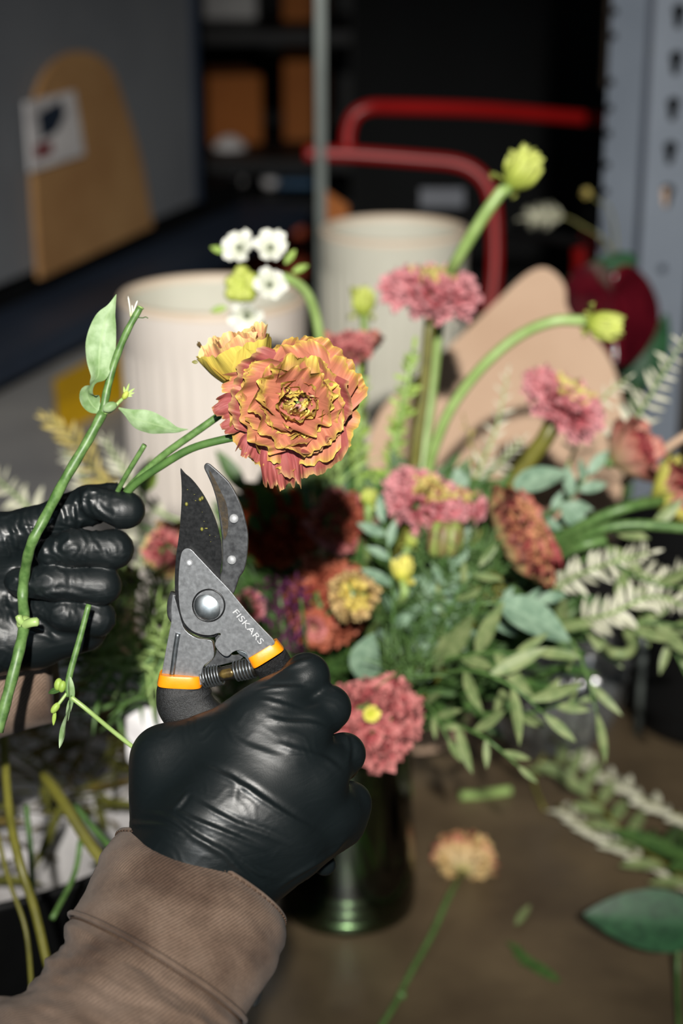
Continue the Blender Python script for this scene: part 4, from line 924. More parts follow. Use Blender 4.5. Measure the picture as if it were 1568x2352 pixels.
mb = MB(); mb.tube(spath([(332, 1022, .735), (312, 1055, .738), (285, 1100, .744), (262, 1145, .75)]), [.0011]*18+[.0013], 12)
tag(obj('green_cutting', mb, M['stem']), 'short cut green stem end poking up between thumb and the two flower stems', 'stem')
def held_stem():
    d = .738
    t = thing('leafy_stem', 'thick green stem with two grey green leaves crossing in front of the left hand', 'stem', P(5, 1650, .735))
    def st(pts, r0, r1, nm='stem', m='stem', par=t):
        p = spath(pts, 8); mb = MB(); mb.tube(p, [(r0+(r1-r0)*i/(len(p)-1))*(1+.05*math.sin(i*1.1)) for i in range(len(p))], 14); return obj(nm, mb, M[m], par)
    st([(236, 948, d), (200, 1015, d-.001), (150, 1100, d-.004), (100, 1195, d-.012), (72, 1250, d-.012), (58, 1310, d-.002), (52, 1370, d+.002), (56, 1430, d-.006), (45, 1490, d-.014), (22, 1580, d-.016), (-5, 1680, d-.016)], .0021, .0024)
    st([(236, 950, d), (245, 900, d), (262, 835, d), (290, 765, d-.002), (322, 706, d-.003)], .0018, .0014, 'upper_stem')
    def blade(nm, base, dr, nr, L, W, curl, fold, twist, tip=0, m='leaf_grey'):
        mb = MB(); leafgrid(mb, base, dr, nr, L, W, curl, fold, twist, nt_=26, ns=13, tipcurl=tip, shape=1.0); return obj(nm, mb, M[m], t)
    # long upper leaf, twisted near its foot
    def handleaf(nm, cl, m='leaf_grey', bow=.0012):
        """cl: (u, v, d, half width px, lateral tilt deg)"""
        q = cat(cl, 6); rows = []; uvs = []
        for i, x in enumerate(q):
            p = P(*x[:3]); T = (P(*q[min(i+1, len(q)-1)][:3])-P(*q[max(i-1, 0)][:3])).normalized(); S = T.cross(FW).normalized(); Nn = T.cross(S)
            S2 = S*math.cos(math.radians(x[4]))+Nn*math.sin(math.radians(x[4])); N2 = T.cross(S2); hw = max(0, x[3])/FPX*x[2]
            rows.append([p+S2*hw*s-N2*bow*(s*s)*(hw/.006)+N2*.00035*noise.noise(Vector((s*2, i*.25, x[0]*.01)))*hw/.004 for s in np.linspace(-1, 1, 13)]); uvs += [((s+1)/2, i/len(q)) for s in np.linspace(-1, 1, 13)]
        mb = MB(); mb.grid(rows, uvs); return obj(nm, mb, M[m], t)
    handleaf('leaf', [(232, 948, d, 3, 0), (212, 930, d-.001, 22, -15), (200, 905, d-.003, 27, -35), (210, 882, d-.004, 18, -68), (226, 862, d-.001, 24, -30), (228, 820, d+.001, 33, -8), (232, 780, d+.001, 34, 4), (242, 735, d, 25, 10), (256, 705, d-.001, 10, 12), (267, 676, d-.002, .5, 12)])
    handleaf('leaf', [(272, 937, d, 2, 30), (290, 948, d-.001, 10, 25), (315, 963, d-.002, 24, 22), (345, 972, d-.003, 27, 22), (375, 980, d-.003, 20, 26), (405, 988, d-.002, 8, 30), (432, 986, d-.001, .5, 30)])
    st([(236, 950, d), (255, 942, d-.002), (272, 925, d-.002), (286, 912, d-.003)], .0009, .0007, 'side_shoot', 'stem_pale')
    mb = MB(); c = P(288, 908, d-.003); mb.ball(c, .0013, 12, 8, cdir(.5, .8, 0), 1.6); obj('flower_bud', mb, M['yelgreen'], t)
    mb = MB()
    for (du, dv, L) in ((.3, 1, .0055), (.9, .7, .0050), (.8, -.1, .003), (1, .3, .004), (-.2, 1, .004)): leafgrid(mb, c, RT*du+UP*dv, -FW, L, .0010, .2, .1)
    obj('sepals', mb, M['leaf_lime'], t)
    mb = MB(); mb.ball(P(252, 935, d-.003), .0022, 14, 8, cdir(.9, .4, 0), 1.5); obj('side_bud', mb, M['leaf_grey'], t)
    mb = MB()
    for q in ([(300, 728, d), (298, 705, d), (294, 680, d)], [(303, 728, d), (309, 708, d), (316, 690, d)], [(302, 728, d), (304, 712, d-.001), (303, 700, d)]): mb.tube(spath(q, 4), [.00035]*8+[.0001], 6)
    obj('torn_fibres', mb, M['white'], t)
    mb = MB(); mb.tube(spath([(316, 729, d-.002), (328, 730, d-.003), (334, 728, d-.004), (340, 731, d-.004)], 4), .00022, 6); obj('tendril', mb, M['stem_dark'], t)
    mb = MB(); mb.ball(P(323, 706, d-.003), .0016, 14, 6, cdir(.4, .8, 0), .3); obj('cut_end', mb, M['stem_pale'], t)
    # node under the hand
    mb = MB(); mb.ball(P(56, 1432, d-.007), .0034, 14, 8, cdir(.3, 1, 0), 1.0); mb.tube(spath([(56, 1436, d-.009), (72, 1430, d-.012), (90, 1428, d-.012)], 4), [.002]*8+[.0012], 8); mb.tube(spath([(56, 1436, d-.008), (46, 1425, d-.01), (42, 1412, d-.01)], 4), [.0016]*8+[.0004], 8)
    obj('node', mb, M['stem_pale'], t)
held_stem()
def small_stem():
    d = .728
    t = thing('leafy_stem', 'thin green stem with small twisted leaves and buds below the left hand', 'stem', P(205, 1390, d))
    def st(pts, r, nm='stem', m='stem'):
        p = spath(pts, 6); mb = MB(); mb.tube(p, r if not isinstance(r, tuple) else [r[0]+(r[1]-r[0])*i/(len(p)-1) for i in range(len(p))], 10); return obj(nm, mb, M[m], t)
    st([(204, 1388, d), (185, 1460, d), (158, 1560, d), (160, 1600, d)], (.0012, .0015)); st([(162, 1600, d), (200, 1630, d), (260, 1680, d+.004), (330, 1735, d+.01)], .0010, 'branch', 'stem_pale')
    mb = MB(); leafgrid(mb, P(160, 1555, d-.002), cdir(.02, -1, 0), -FW*.7+RT*.5, .019, .0042, .3, .5, 1.2, 16, 9); obj('leaf', mb, M['leaf_grey'], t)
    mb = MB(); leafgrid(mb, P(162, 1605, d-.001), cdir(-.15, -1, 0), -FW*.5-RT*.5, .021, .0045, -.2, .4, -2.0, 16, 9); obj('leaf', mb, M['leaf_grey'], t)
    mb = MB(); leafgrid(mb, P(152, 1575, d), cdir(-.7, -.3, 0), -FW, .010, .0026, .9, .3, 0, 10, 7); obj('leaf', mb, M['leaf_dark'], t)
    st([(155, 1590, d), (140, 1610, d-.001), (128, 1625, d-.001)], .0007, 'side_shoot', 'stem_pale')
    mb = MB(); mb.ball(P(134, 1572, d), .0018, 12, 8, cdir(.2, 1, 0), 1.5); mb.ball(P(143, 1577, d-.001), .0016, 12, 8, cdir(.2, 1, 0), 1.6); mb.ball(P(127, 1626, d-.001), .0015, 12, 8, cdir(.6, .8, 0), 1.8); obj('flower_bud', mb, M['leaf_lime'], t)
    mb = MB(); leafgrid(mb, P(127, 1632, d), cdir(-.15, -1, 0), -FW, .0065, .0016, .3, .4); obj('sepals', mb, M['leaf_lime'], t)
small_stem()

# ------------------------------------------------------------------ green glass vase in the middle
M['gglass'] = glass_mat('green_glass', 'c4dcb8', 1.0, .06, .03); M['cglass'] = glass_mat('clear_glass', 'f2f6f6', 1.0, .2, .15, .11); M['gbase'] = glass_mat('thick_green_glass', '9cc090', 1.0, .25, .22)
def lathe(prof, cx, cy, n=72, z0=0):
    mb = MB(); mb.grid([[Vector((cx+r*math.cos(2*PI*k/n), cy+r*math.sin(2*PI*k/n), z0+z)) for k in range(n)] for r, z in prof], close=True); return mb
t = thing('glass_vase', 'green glass vase holding the bouquet stems on the table', 'vase', (VX, VY, 0))
obj('glass_body', lathe([(.050, .001), (.0515, .006), (.051, .02), (.049, .06), (.047, .10), (.046, .13), (.0465, .145), (.0455, .146), (.0445, .13), (.0455, .10), (.0475, .06), (.049, .02), (.046, .012), (.001, .010)], VX, VY), M['gglass'], t)
obj('thick_base', lathe([(.001, .0012), (.049, .0012), (.0505, .004), (.0505, .010), (.046, .0115), (.001, .0095)], VX, VY), M['gbase'], t)
M['water'] = glass_mat('vase_water', '9ab878', .8, .02)
obj('water', lathe([(.001, .0125), (.0455, .0135), (.0455, .09), (.001, .09)], VX, VY), M['water'], t)
# clear pressed glass bowl at right
bc = P(1275, 1505, 1.47); bz = bc.z
t = thing('glass_bowl', 'clear ribbed glass bowl behind the olive leaves right of the vase', 'bowl', (bc.x, bc.y+.01, 0))
mb = MB(); rows = []
for r, z in ((.001, .002), (.030, .002), (.034, .008), (.050, .03), (.060, .055), (.064, bz), (.062, bz+.001), (.057, .055), (.047, .03), (.030, .012), (.001, .010)):
    rows.append([Vector((bc.x+r*(1+.035*math.cos(24*2*PI*k/144))*math.cos(2*PI*k/144), bc.y+.01+r*(1+.035*math.cos(24*2*PI*k/144))*math.sin(2*PI*k/144), z)) for k in range(144)])
mb.grid(rows, close=True); obj('glass_body', mb, M['cglass'], t)
# dark bucket at right edge
c = at(1600, 1800, 0)
t = thing('black_bucket', 'dark bucket at the right edge behind the drooping leaves', 'bucket', (c.x+.05, c.y+.14, 0))
obj('body', lathe([(.001, 0), (.088, 0), (.092, .01), (.102, .17), (.105, .175), (.100, .176), (.088, .012), (.001, .01)], c.x+.05, c.y+.14), M['black'], t)
mb = MB(); p0 = Vector((c.x-.035, c.y+.09, 0)); mb.tube([p0, p0+Vector((0, .0, .12))], .0035, 8); obj('handle_strap', mb, M['rod'], t)

# ------------------------------------------------------------------ bouquet flowers
VX2 = VX
R_ = rose
pompom('strawflower', 'flat rose pink pompom flower on a thick stem before the right vase', 995, 668, 1.16, 126, cdir(.10, .93, .36), 1, .5, 'pink', 'pink_yel', [(985, 760, 1.165), (975, 880, 1.17), (958, 1010, 1.175), (945, 1120, 1.18), (880, 1500, 1.19)], 80, 190)
pompom('strawflower', 'rose pink pompom flower with yellow top tilted right near the arching bud', 1300, 925, 1.13, 118, cdir(.50, .74, .38), 2, .5, 'pink', 'pink_yel', [(1250, 1010, 1.14), (1190, 1090, 1.15), (1120, 1200, 1.16), (950, 1550, 1.17)], 90, 170, sr=.006)
pompom('strawflower', 'wide pink pompom flower with yellow edge in the middle of the bouquet', 975, 1148, 1.08, 108, cdir(.35, .75, .55), 3, .6, 'pink', 'pink_yel', 'vase', 60, 190)
pompom('strawflower', 'smaller pink and yellow pompom flower touching the ruffled burgundy bloom', 1062, 1160, 1.11, 66, cdir(.1, .75, .6), 4, .6, 'pink', 'pink_yel', 'vase', 60, 90)
ruffle_ball('ruffled_flower', 'rose pink ruffled flower with golden eye just right of the glove knuckles', 868, 1655, .98, 122, cdir(.1, .1, 1), 5, 260, 'dusty', None, .55, .40, .40, .28)
mb = MB(); rr = random.Random(3)
tt = [o for o in bpy.data.objects if o.get('label', '').startswith('rose pink ruffled flower with golden')][0]
a, b = frame(cdir(.1, .1, 1))
for k in range(5):
    er = a*math.cos(k*1.25)+b*math.sin(k*1.25); petal(mb, P(850, 1640, .968), cdir(.1, .1, 1), er, .008, .008, math.radians(20), math.radians(60), .8, .2, 3, 7, 6, k*2.2)
obj('pale_petals', mb, M['yel'], tt)
ruffle_ball('ruffled_flower', 'large orange red ruffled flower in the shade above the right hand', 748, 1378, 1.06, 112, cdir(-.1, .2, 1), 6, 200, 'orange_red', None, .6, .45, .42, .26)
ruffle_ball('ruffled_flower', 'tan yellow ruffled bloom facing forward beside the orange red flower', 815, 1368, 1.01, 66, cdir(.25, .1, 1), 7, 130, 'frill', 'yelfrill', .7, .42, .40, .3, split=.55)
ruffle_ball('ruffled_flower', 'deep red ruffled flower shaded by the held bloom', 625, 1195, 1.13, 112, cdir(-.1, .35, .9), 8, 200, 'darkred', None, .6, .45, .4, .26)
ruffle_ball('ruffled_flower', 'rosy brown round flower right of the deep red shaded one', 782, 1195, 1.10, 84, cdir(.25, .2, .9), 9, 170, 'dusty', 'orange_red', .8, .42, .4, .24, split=.3)
def cupf(o, m, i, ruf=.12): return [(6, 1.75, 1.3, 62, 22, 1.0, ruf*.6, o, .1), (6, 1.65, 1.1, 48, 18, 1.0, ruf, m, .08), (6, 1.55, .9, 36, 14, 1.1, ruf*1.2, i, .05), (5, 1.45, .7, 22, 8, 1.2, ruf*1.3, i, .03)]
rose('ruffled_flower', 'dusty pink cupped bloom between the two ribbed vases', 800, 815, 1.14, 72, cdir(.0, .85, .5), [(7, 1.35, 1.1, 66, 30, 1.0, .1, 'tan', .1), (8, 1.1, .9, 50, 45, 1, .15, 'dusty', .08), (8, .95, .7, 35, 35, 1, .18, 'dusty', .05), (7, .8, .5, 15, 20, 1, .2, 'dusty', .02)], 10, 'vase')
rose('ruffled_flower', 'burgundy edged tan bloom seen from the side at right of centre', 1195, 1235, 1.07, 112, cdir(.72, .42, .40), [(7, 1.35, 1.25, 88, 40, .8, .08, 'cream_petal', .1), (7, 1.2, 1.1, 76, 34, .8, .12, 'tan', .08), (8, 1.05, .9, 62, 40, .9, .2, 'burg', .05)], 12, 'vase', res=(13, 10))
rose('ruffled_flower', 'tan pink side facing bloom below the tilted pink pompom', 1425, 1050, 1.14, 72, cdir(.75, .35, .45), cupf('tan', 'tan', 'burg'), 13, 'vase')
rose('ruffled_flower', 'tan bloom with rosy ruffled face at the right edge', 1520, 1145, 1.12, 74, cdir(.8, .25, .5), cupf('yel', 'tan', 'burg', .2), 14, 'vase')
ruffle_ball('ruffled_flower', 'soft peach and yellow bloom left of the shear blades', 388, 1262, 1.06, 74, cdir(-.2, .2, .9), 15, 130, 'frill', 'dusty', .8, .45, .5, .2, split=.5)
ruffle_ball('ruffled_flower', 'small coral pink bloom beside the shear pivot', 572, 1388, 1.06, 44, cdir(.1, .3, .9), 16, 80, 'pink')
rose('ruffled_flower', 'little reddish bloom tucked below the tan yellow one', 720, 1440, 1.05, 44, cdir(-.2, -.3, .9), full('orange_red', 'dusty', 'tan'), 17, 'vase')
bt = [o for o in bpy.data.objects if str(o.get('label', '')).startswith('burgundy edged')][0]
mop(bt, P(1200, 1232, 1.07), cdir(.72, .42, .40), .0285, .35, 41, 150, 'frill', 'burgfrill', .34, .34, .3, phmin=-.1, name='frilled_petals', core=.72, split=-9)
for k_l in (('tan pink side facing', 1432, 1045, 1.14, .016), ('tan bloom with rosy', 1526, 1140, 1.12, .016)):
    bt = [o for o in bpy.data.objects if str(o.get('label', '')).startswith(k_l[0])][0]
    mop(bt, P(*k_l[1:4])+cdir(.8, .3, .45)*.006, cdir(.8, .3, .45), k_l[4], .4, 43, 60, 'frill', 'burgfrill', .34, .34, .3, phmin=.0, name='frilled_petals', split=-9)
bt = [o for o in bpy.data.objects if str(o.get('label', '')).startswith('dusty pink cupped')][0]
mop(bt, P(796, 800, 1.13), cdir(0, .8, .6), .0195, .5, 44, 110, 'dusty', None, .34, .34, .3, phmin=-.2, name='frilled_petals')
bud('rosebud', 'small lemon rosebud in the centre of the greenery', 925, 1305, 1.04, 36, cdir(.02, .98, .2), 18, 'vase', 'yel')
bud('rosebud', 'tiny lime bud left of the wide pink pompom', 846, 1140, 1.08, 27, cdir(0, .95, .3), 19, 'vase')
bud('rosebud', 'tiny lime bud under the wide pink pompom', 945, 1240, 1.08, 24, cdir(.3, .9, .3), 20, 'vase')
bud('nodding_bud', 'yellow green bud on the tallest straight stem', 1203, 385, 1.12, 66, cdir(.55, .80, .12), 21, [(1150, 440, 1.12), (1105, 505, 1.125), (1048, 600, 1.14), (1015, 680, 1.18), (990, 900, 1.2), (940, 1300, 1.2)], sr=.0042, L=1.75)
bud('nodding_bud', 'yellow green bud at the end of the arching stem', 1392, 748, 1.10, 54, cdir(.93, -.25, .2), 22, [(1335, 736, 1.10), (1270, 738, 1.10), (1190, 772, 1.105), (1110, 840, 1.11), (1040, 930, 1.12), (1000, 1020, 1.13), (978, 1110, 1.14), (930, 1400, 1.16)], sr=.0036, L=1.75)
bud('nodding_bud', 'pale lime bud hanging in front of the right vase', 832, 692, 1.22, 42, cdir(.0, .95, .2), 23, [(836, 730, 1.22), (836, 780, 1.21), (832, 900, 1.2), (825, 1100, 1.2)], sr=.0026, L=1.9)
# star flowers
def stars():
    d = 1.06; t = thing('star_flower_spike', 'arching spike of white star flowers and lime buds in front of the left vase', 'flower', P(790, 1200, 1.14)); rnd = random.Random(9)
    obj('stem', tubepath([(560, 640, d), (610, 640, d), (660, 640, d), (700, 668, d+.01), (722, 715, d+.02), (735, 780, d+.03), (760, 950, 1.12), (790, 1200, 1.14)], .0032), M['stem_pale'], t)
    for (u, v, fx, fy) in ((552, 572, -.25, .2), (620, 572, .2, .2), (618, 655, .2, -.1), (568, 722, -.1, -.5)):
        c = P(u, v, d-.012); ax = cdir(fx, fy, 1); a, b = frame(ax); mb = MB()
        for k in range(6):
            er = a*math.cos(k*PI/3+u)+b*math.sin(k*PI/3+u); petal(mb, c, ax, er, rnd.uniform(.011, .0135), .0100, math.radians(rnd.uniform(40, 55)), math.radians(rnd.uniform(55, 95)), .8, .10, 2, 9, 8, k+u, 0)
        f = obj('white_blossom', mb, M['white'], t); mb = MB(); mb.ball(c+ax*.0035, .0019, 10, 6, ax); obj('ovary', mb, M['dark_eye'], f)
    for k in range(16):
        a_ = k*2.4; r = 5+1.9*k; u, v = 552+28*math.cos(a_)*(1-k/22)+k*1.0, 655+32*math.sin(a_)*(1-k/26); mb = MB(); mb.ball(P(u, v, d-.006-.004*(1-k/16)), .0046, 10, 7, cdir(-.6, .2, 1), 1.25); obj('lime_bud', mb, M['yelgreen'], t)
    for (u, v, du, dv) in ((655, 605, .6, .8), (672, 625, .9, .4), (520, 705, -1, -.3), (600, 735, .1, -1), (520, 580, -.9, .3), (640, 590, .5, .9)):
        mb = MB(); leafgrid(mb, P(u, v, d-.004), cdir(du, dv, .1), -FW, .0105, .0042, .3, .3); obj('bract', mb, M['leaf_lime'], t)
stars()
# seed pods and purple sprig
t = thing('seed_pod', 'striped green and maroon seed pod beneath the pink pompoms', 'seed pod', P(1000, 1500, 1.1))
for k in range(7):
    a_ = 2*PI*k/7; c = P(1022, 1238, 1.05); mb = MB(); mb.ball(c+RT*.0062*math.cos(a_)+FW*.0062*math.sin(a_), .0056, 10, 8, cdir(.15, 1, .1), 2.0); obj('segment', mb, M['pod'], t)
stem_obj(spath([(1018, 1275, 1.05), (1010, 1400, 1.08), (960, 1600, 1.12)]), .0015, M['stem_dark'], t)
t = thing('dried_seed_cluster', 'dried olive seed head under the burgundy tan bloom', 'seed head', P(1100, 1500, 1.1)); mb = MB(); rnd = random.Random(8); c = P(1118, 1350, 1.06)
for k in range(60):
    e_ = Vector((rnd.gauss(0, 1), rnd.gauss(0, 1), rnd.gauss(0, 1))).normalized(); mb.ball(c+e_*.009, .0022, 6, 4, e_, 1.3)
obj('seeds', mb, M['stem_olive'], t); stem_obj(spath([(1112, 1380, 1.06), (1060, 1480, 1.08), (960, 1620, 1.12)]), .0013, M['stem_olive'], t)
t = thing('purple_sprig', 'dark purple sprig of tiny florets between coral bloom and orange red flower', 'flower', P(700, 1700, 1.1)); mb = MB()
for k in range(170):
    x = rnd.random(); c = P(640+rnd.gauss(0, 24)+20*x, 1325+x*170, 1.03+rnd.uniform(-.012, .012)); e_ = Vector((rnd.gauss(0, 1), rnd.gauss(0, 1), rnd.gauss(0, 1)))
    leafgrid(mb, c, e_, e_.orthogonal(), .006, .0022, .3, .3, nt_=4, ns=3)
obj('florets', mb, M['purple'], t); stem_obj(spath([(640, 1330, 1.035), (655, 1480, 1.04), (700, 1650, 1.08)]), .0013, M['stem_dark'], t)
t = thing('purple_sprig', 'small violet floret cluster left of the orange red flower', 'flower', P(715, 1600, 1.1)); mb = MB()
for k in range(40):
    c = P(690+rnd.gauss(0, 12), 1362+rnd.gauss(0, 14), 1.0+rnd.uniform(-.006, .006)); e_ = Vector((rnd.gauss(0, 1), rnd.gauss(0, 1), rnd.gauss(0, 1))); leafgrid(mb, c, e_, e_.orthogonal(), .005, .0022, .3, .3, nt_=4, ns=3)
obj('florets', mb, M['purple'], t); stem_obj(spath([(690, 1370, 1.0), (705, 1500, 1.03)]), .001, M['stem_dark'], t)

# ------------------------------------------------------------------ foliage
sprig('green_spike', 'bright green leafy spike below the rose pink pompom flower', [(860, 1180, 1.15), (895, 1090, 1.14), (915, 980, 1.13), (935, 880, 1.12), (950, 800, 1.12)], 31, 70, .013, .0042, 'leaf_lime', 'stem_pale', .004, 62, .5, phyl='spi', taper=.35)
sprig('green_spike', 'bright green leafy spike below the dusty pink cupped bloom', [(820, 1180, 1.16), (822, 1060, 1.15), (822, 960, 1.14), (826, 860, 1.14)], 32, 60, .012, .004, 'leaf_lime', 'stem_pale', .004, 60, .5, phyl='spi', taper=.3)
sprig('green_spike', 'small scaly green spike behind the held flower', [(760, 1180, 1.17), (755, 1000, 1.16), (745, 860, 1.15), (728, 730, 1.13)], 33, 60, .008, .003, 'leaf_lime', 'stem_pale', .003, 40, .4, phyl='spi')
def euc(u, v, d, L, W, du, dv, dc, seed, label, m='leaf_euc', stem=None):
    t = thing('broad_leaf', label, 'leaf', P(u, v, d)); mb = MB(); s = cdir(du, dv, dc); leafgrid(mb, P(u, v, d), s, -FW+UP*.7, L, W, .35, .18, .2, 18, 9, shape=.8); obj('blade', mb, M[m], t)
    stem_obj([P(u, v, d), P(u, v, d)-s*.014-UP*.006, P((u+940)/2, (v+1650)/2, d+.04)], .0012, M['stem'], t)
    return t
euc(1180, 1120, 1.09, .036, .019, .95, .35, .1, 1, 'blunt grey green leaf just right above the burgundy tan bloom')
euc(1335, 1205, 1.1, .019, .016, -.5, .6, .1, 2, 'small wedge shaped grey green leaf right of the burgundy tan bloom')
euc(1150, 1385, 1.02, .047, .024, .93, -.42, .15, 3, 'large pale grey green leaf in the right middle of the bouquet')
euc(1060, 1130, 1.12, .016, .012, -.2, 1, .2, 4, 'small pale green leaf right of the arching stem foot')
euc(760, 1180, 1.14, .034, .014, .25, .95, .1, 5, 'upright blue green leaf under the held flower')
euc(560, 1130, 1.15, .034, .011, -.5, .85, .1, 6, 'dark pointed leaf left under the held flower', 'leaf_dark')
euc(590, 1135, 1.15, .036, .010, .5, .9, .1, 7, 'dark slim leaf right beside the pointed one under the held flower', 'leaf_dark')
euc(330, 1130, 1.08, .022, .014, .2, .9, .1, 8, 'soft green leaf behind the cut stem by the left glove', 'leaf_lime')
euc(830, 1560, 1.03, .034, .020, .1, .5, .4, 9, 'blue green leaf behind the thumb side of the pink ruffled flower')
# olive branches reaching right
OB = [([(1000, 1520, 1.05), (1100, 1500, 1.02), (1230, 1500, 1.0)], 9, .034, .0095, 'olive branch of broad leaves pointing right below the large pale leaf'),
      ([(960, 1560, 1.05), (1080, 1540, 1.0), (1180, 1580, .98), (1250, 1640, .98)], 9, .034, .009, 'olive branch of slim leaves in front of the glass bowl'),
      ([(1230, 1440, 1.08), (1310, 1470, 1.05), (1350, 1560, 1.03), (1370, 1640, 1.03)], 5, .034, .007, 'drooping olive sprig in front of the clear bowl rim'),
      ([(1100, 1640, 1.08), (1200, 1640, 1.05), (1280, 1620, 1.04), (1330, 1610, 1.04)], 8, .026, .008, 'olive sprig crossing the clear glass bowl'),
      ([(960, 1640, 1.06), (1060, 1670, 1.02), (1120, 1700, 1.0), (1190, 1760, 1.0)], 9, .024, .006, 'dark slender leafed twig hanging over the table by the vase'),
      ([(1250, 1480, 1.13), (1380, 1440, 1.1), (1480, 1430, 1.08), (1590, 1440, 1.08)], 11, .036, .009, 'long olive branch reaching to the right edge'),
      ([(1420, 1330, 1.15), (1480, 1400, 1.12), (1540, 1480, 1.1), (1580, 1560, 1.1)], 9, .03, .008, 'drooping dark leafy branch by the dark bucket'),
      ([(1260, 1300, 1.14), (1380, 1220, 1.1), (1480, 1215, 1.08), (1600, 1225, 1.08)], 6, .032, .010, 'smooth green stem with few leaves under the right edge bloom'),
      ([(1380, 1230, 1.1), (1420, 1300, 1.08), (1500, 1340, 1.06), (1560, 1350, 1.06)], 4, .03, .010, 'two hanging olive leaves at right below the smooth stem'),
      ([(950, 1420, 1.1), (1010, 1430, 1.06), (1060, 1350, 1.04), (1100, 1300, 1.04)], 10, .02, .006, 'olive twig among the feathery leaves'),
      ([(900, 1600, 1.1), (980, 1620, 1.04), (1030, 1700, 1.02)], 8, .022, .006, 'short dark twig under the pink ruffled flower edge')]
for i, (p, n, L, W, lab) in enumerate(OB): sprig('olive_branch', lab, p, 50+i, max(4, int(n*.75)), L*1.15, W*1.05, 'leaf_olive', 'stem', .0016, 40, .5, taper=.3, phyl='opp')
for i, (p, n, L, W, lab) in enumerate([
      ([(890, 1640, 1.12), (960, 1500, 1.08), (1080, 1420, 1.06), (1230, 1380, 1.06)], 14, .028, .010, 'grey green twig rising right through the bouquet centre'),
      ([(880, 1640, 1.12), (940, 1480, 1.07), (1000, 1380, 1.05), (1050, 1300, 1.05)], 14, .026, .009, 'grey green twig rising behind the lemon rosebud'),
      ([(870, 1600, 1.12), (900, 1450, 1.06), (900, 1320, 1.05), (880, 1200, 1.05)], 12, .026, .009, 'grey green twig left of the lemon rosebud'),
      ([(1000, 1300, 1.12), (1150, 1230, 1.12), (1290, 1160, 1.12), (1350, 1090, 1.12)], 12, .026, .010, 'grey green twig behind the burgundy tan bloom'),
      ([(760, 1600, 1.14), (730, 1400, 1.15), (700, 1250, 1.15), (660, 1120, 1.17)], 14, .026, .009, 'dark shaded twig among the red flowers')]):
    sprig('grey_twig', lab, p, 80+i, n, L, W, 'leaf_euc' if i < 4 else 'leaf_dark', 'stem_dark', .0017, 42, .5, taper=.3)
CB = [([(1400, 1060, 1.2), (1450, 980, 1.18), (1510, 880, 1.16), (1570, 780, 1.15)], 26, .021, .0042, 'cream needle leaved spray at the upper right edge', 70),
      ([(1300, 1080, 1.2), (1350, 960, 1.18), (1400, 900, 1.17), (1440, 870, 1.17)], 16, .014, .003, 'thin cream sprig behind the tilted pink pompom', 60),
      ([(1070, 1160, 1.2), (1100, 1080, 1.19), (1140, 980, 1.18), (1165, 860, 1.18)], 22, .015, .003, 'cream feathery spike in front of the kraft board', 50),
      ([(1090, 1110, 1.2), (1150, 1060, 1.19), (1200, 1010, 1.18)], 14, .013, .0032, 'small cream sprig leaning right before the kraft board', 50),
      ([(1100, 1150, 1.22), (1090, 1050, 1.22), (1065, 960, 1.22)], 8, .010, .003, 'bare straw sprig near the kraft board foot', 50),
      ([(1240, 1370, 1.13), (1330, 1320, 1.1), (1410, 1290, 1.08), (1490, 1270, 1.08)], 30, .017, .0042, 'white feathery frond below the right edge bloom', 62),
      ([(1310, 1430, 1.1), (1400, 1410, 1.07), (1500, 1370, 1.06), (1590, 1400, 1.06)], 34, .018, .0045, 'white feathery frond over the long olive branch', 62),
      ([(1440, 1300, 1.14), (1510, 1330, 1.12), (1580, 1300, 1.12)], 20, .015, .004, 'short white frond at the right edge', 60),
      ([(140, 1250, 1.18), (60, 1160, 1.17), (-20, 1090, 1.17)], 22, .022, .0045, 'pale cream frond behind the left glove at the frame edge', 60),
      ([(330, 1190, 1.18), (240, 1110, 1.17), (170, 1010, 1.17), (110, 960, 1.17)], 30, .022, .0042, 'straw coloured frond rising behind the left glove', 42),
      ([(260, 1200, 1.22), (200, 1110, 1.2), (150, 1040, 1.2)], 24, .02, .004, 'second paler frond just below the straw coloured one', 45),
      ([(420, 1200, 1.15), (340, 1160, 1.15), (290, 1090, 1.15), (240, 1010, 1.15)], 24, .02, .0045, 'cream frond left of the cut stem', 50),
      ([(360, 1330, 1.12), (330, 1250, 1.12), (310, 1170, 1.12)], 20, .018, .0045, 'pale frond behind the peach bloom', 50)]
for i, (p, n, L, W, lab, sp_) in enumerate(CB): sprig('cream_frond', lab, p, 120+i, n, L, W, 'leaf_gold' if i in (9, 4) else 'leaf_cream', 'stem_olive' if i in (4, 9) else 'stem_pale', .0013, sp_, .4, taper=.5)
sprig('bottlebrush', 'cream bristly seed spike by the red rail left of the shelf upright', [(1430, 1300, 1.8), (1425, 900, 1.8), (1410, 600, 1.8), (1330, 515, 1.8), (1270, 495, 1.8), (1215, 500, 1.8)], 160, 110, .02, .0022, 'leaf_cream', 'stem_olive', .002, 55, .2, phyl='spi', taper=.3, start=.72)
sprig('bottlebrush', 'small rust tipped sprig above the bristly seed spike', [(1440, 1300, 1.82), (1430, 900, 1.82), (1410, 520, 1.82), (1370, 460, 1.82), (1345, 440, 1.82)], 161, 12, .012, .004, 'leaf_gold', 'stem_olive', .0015, 40, .2, start=.85)
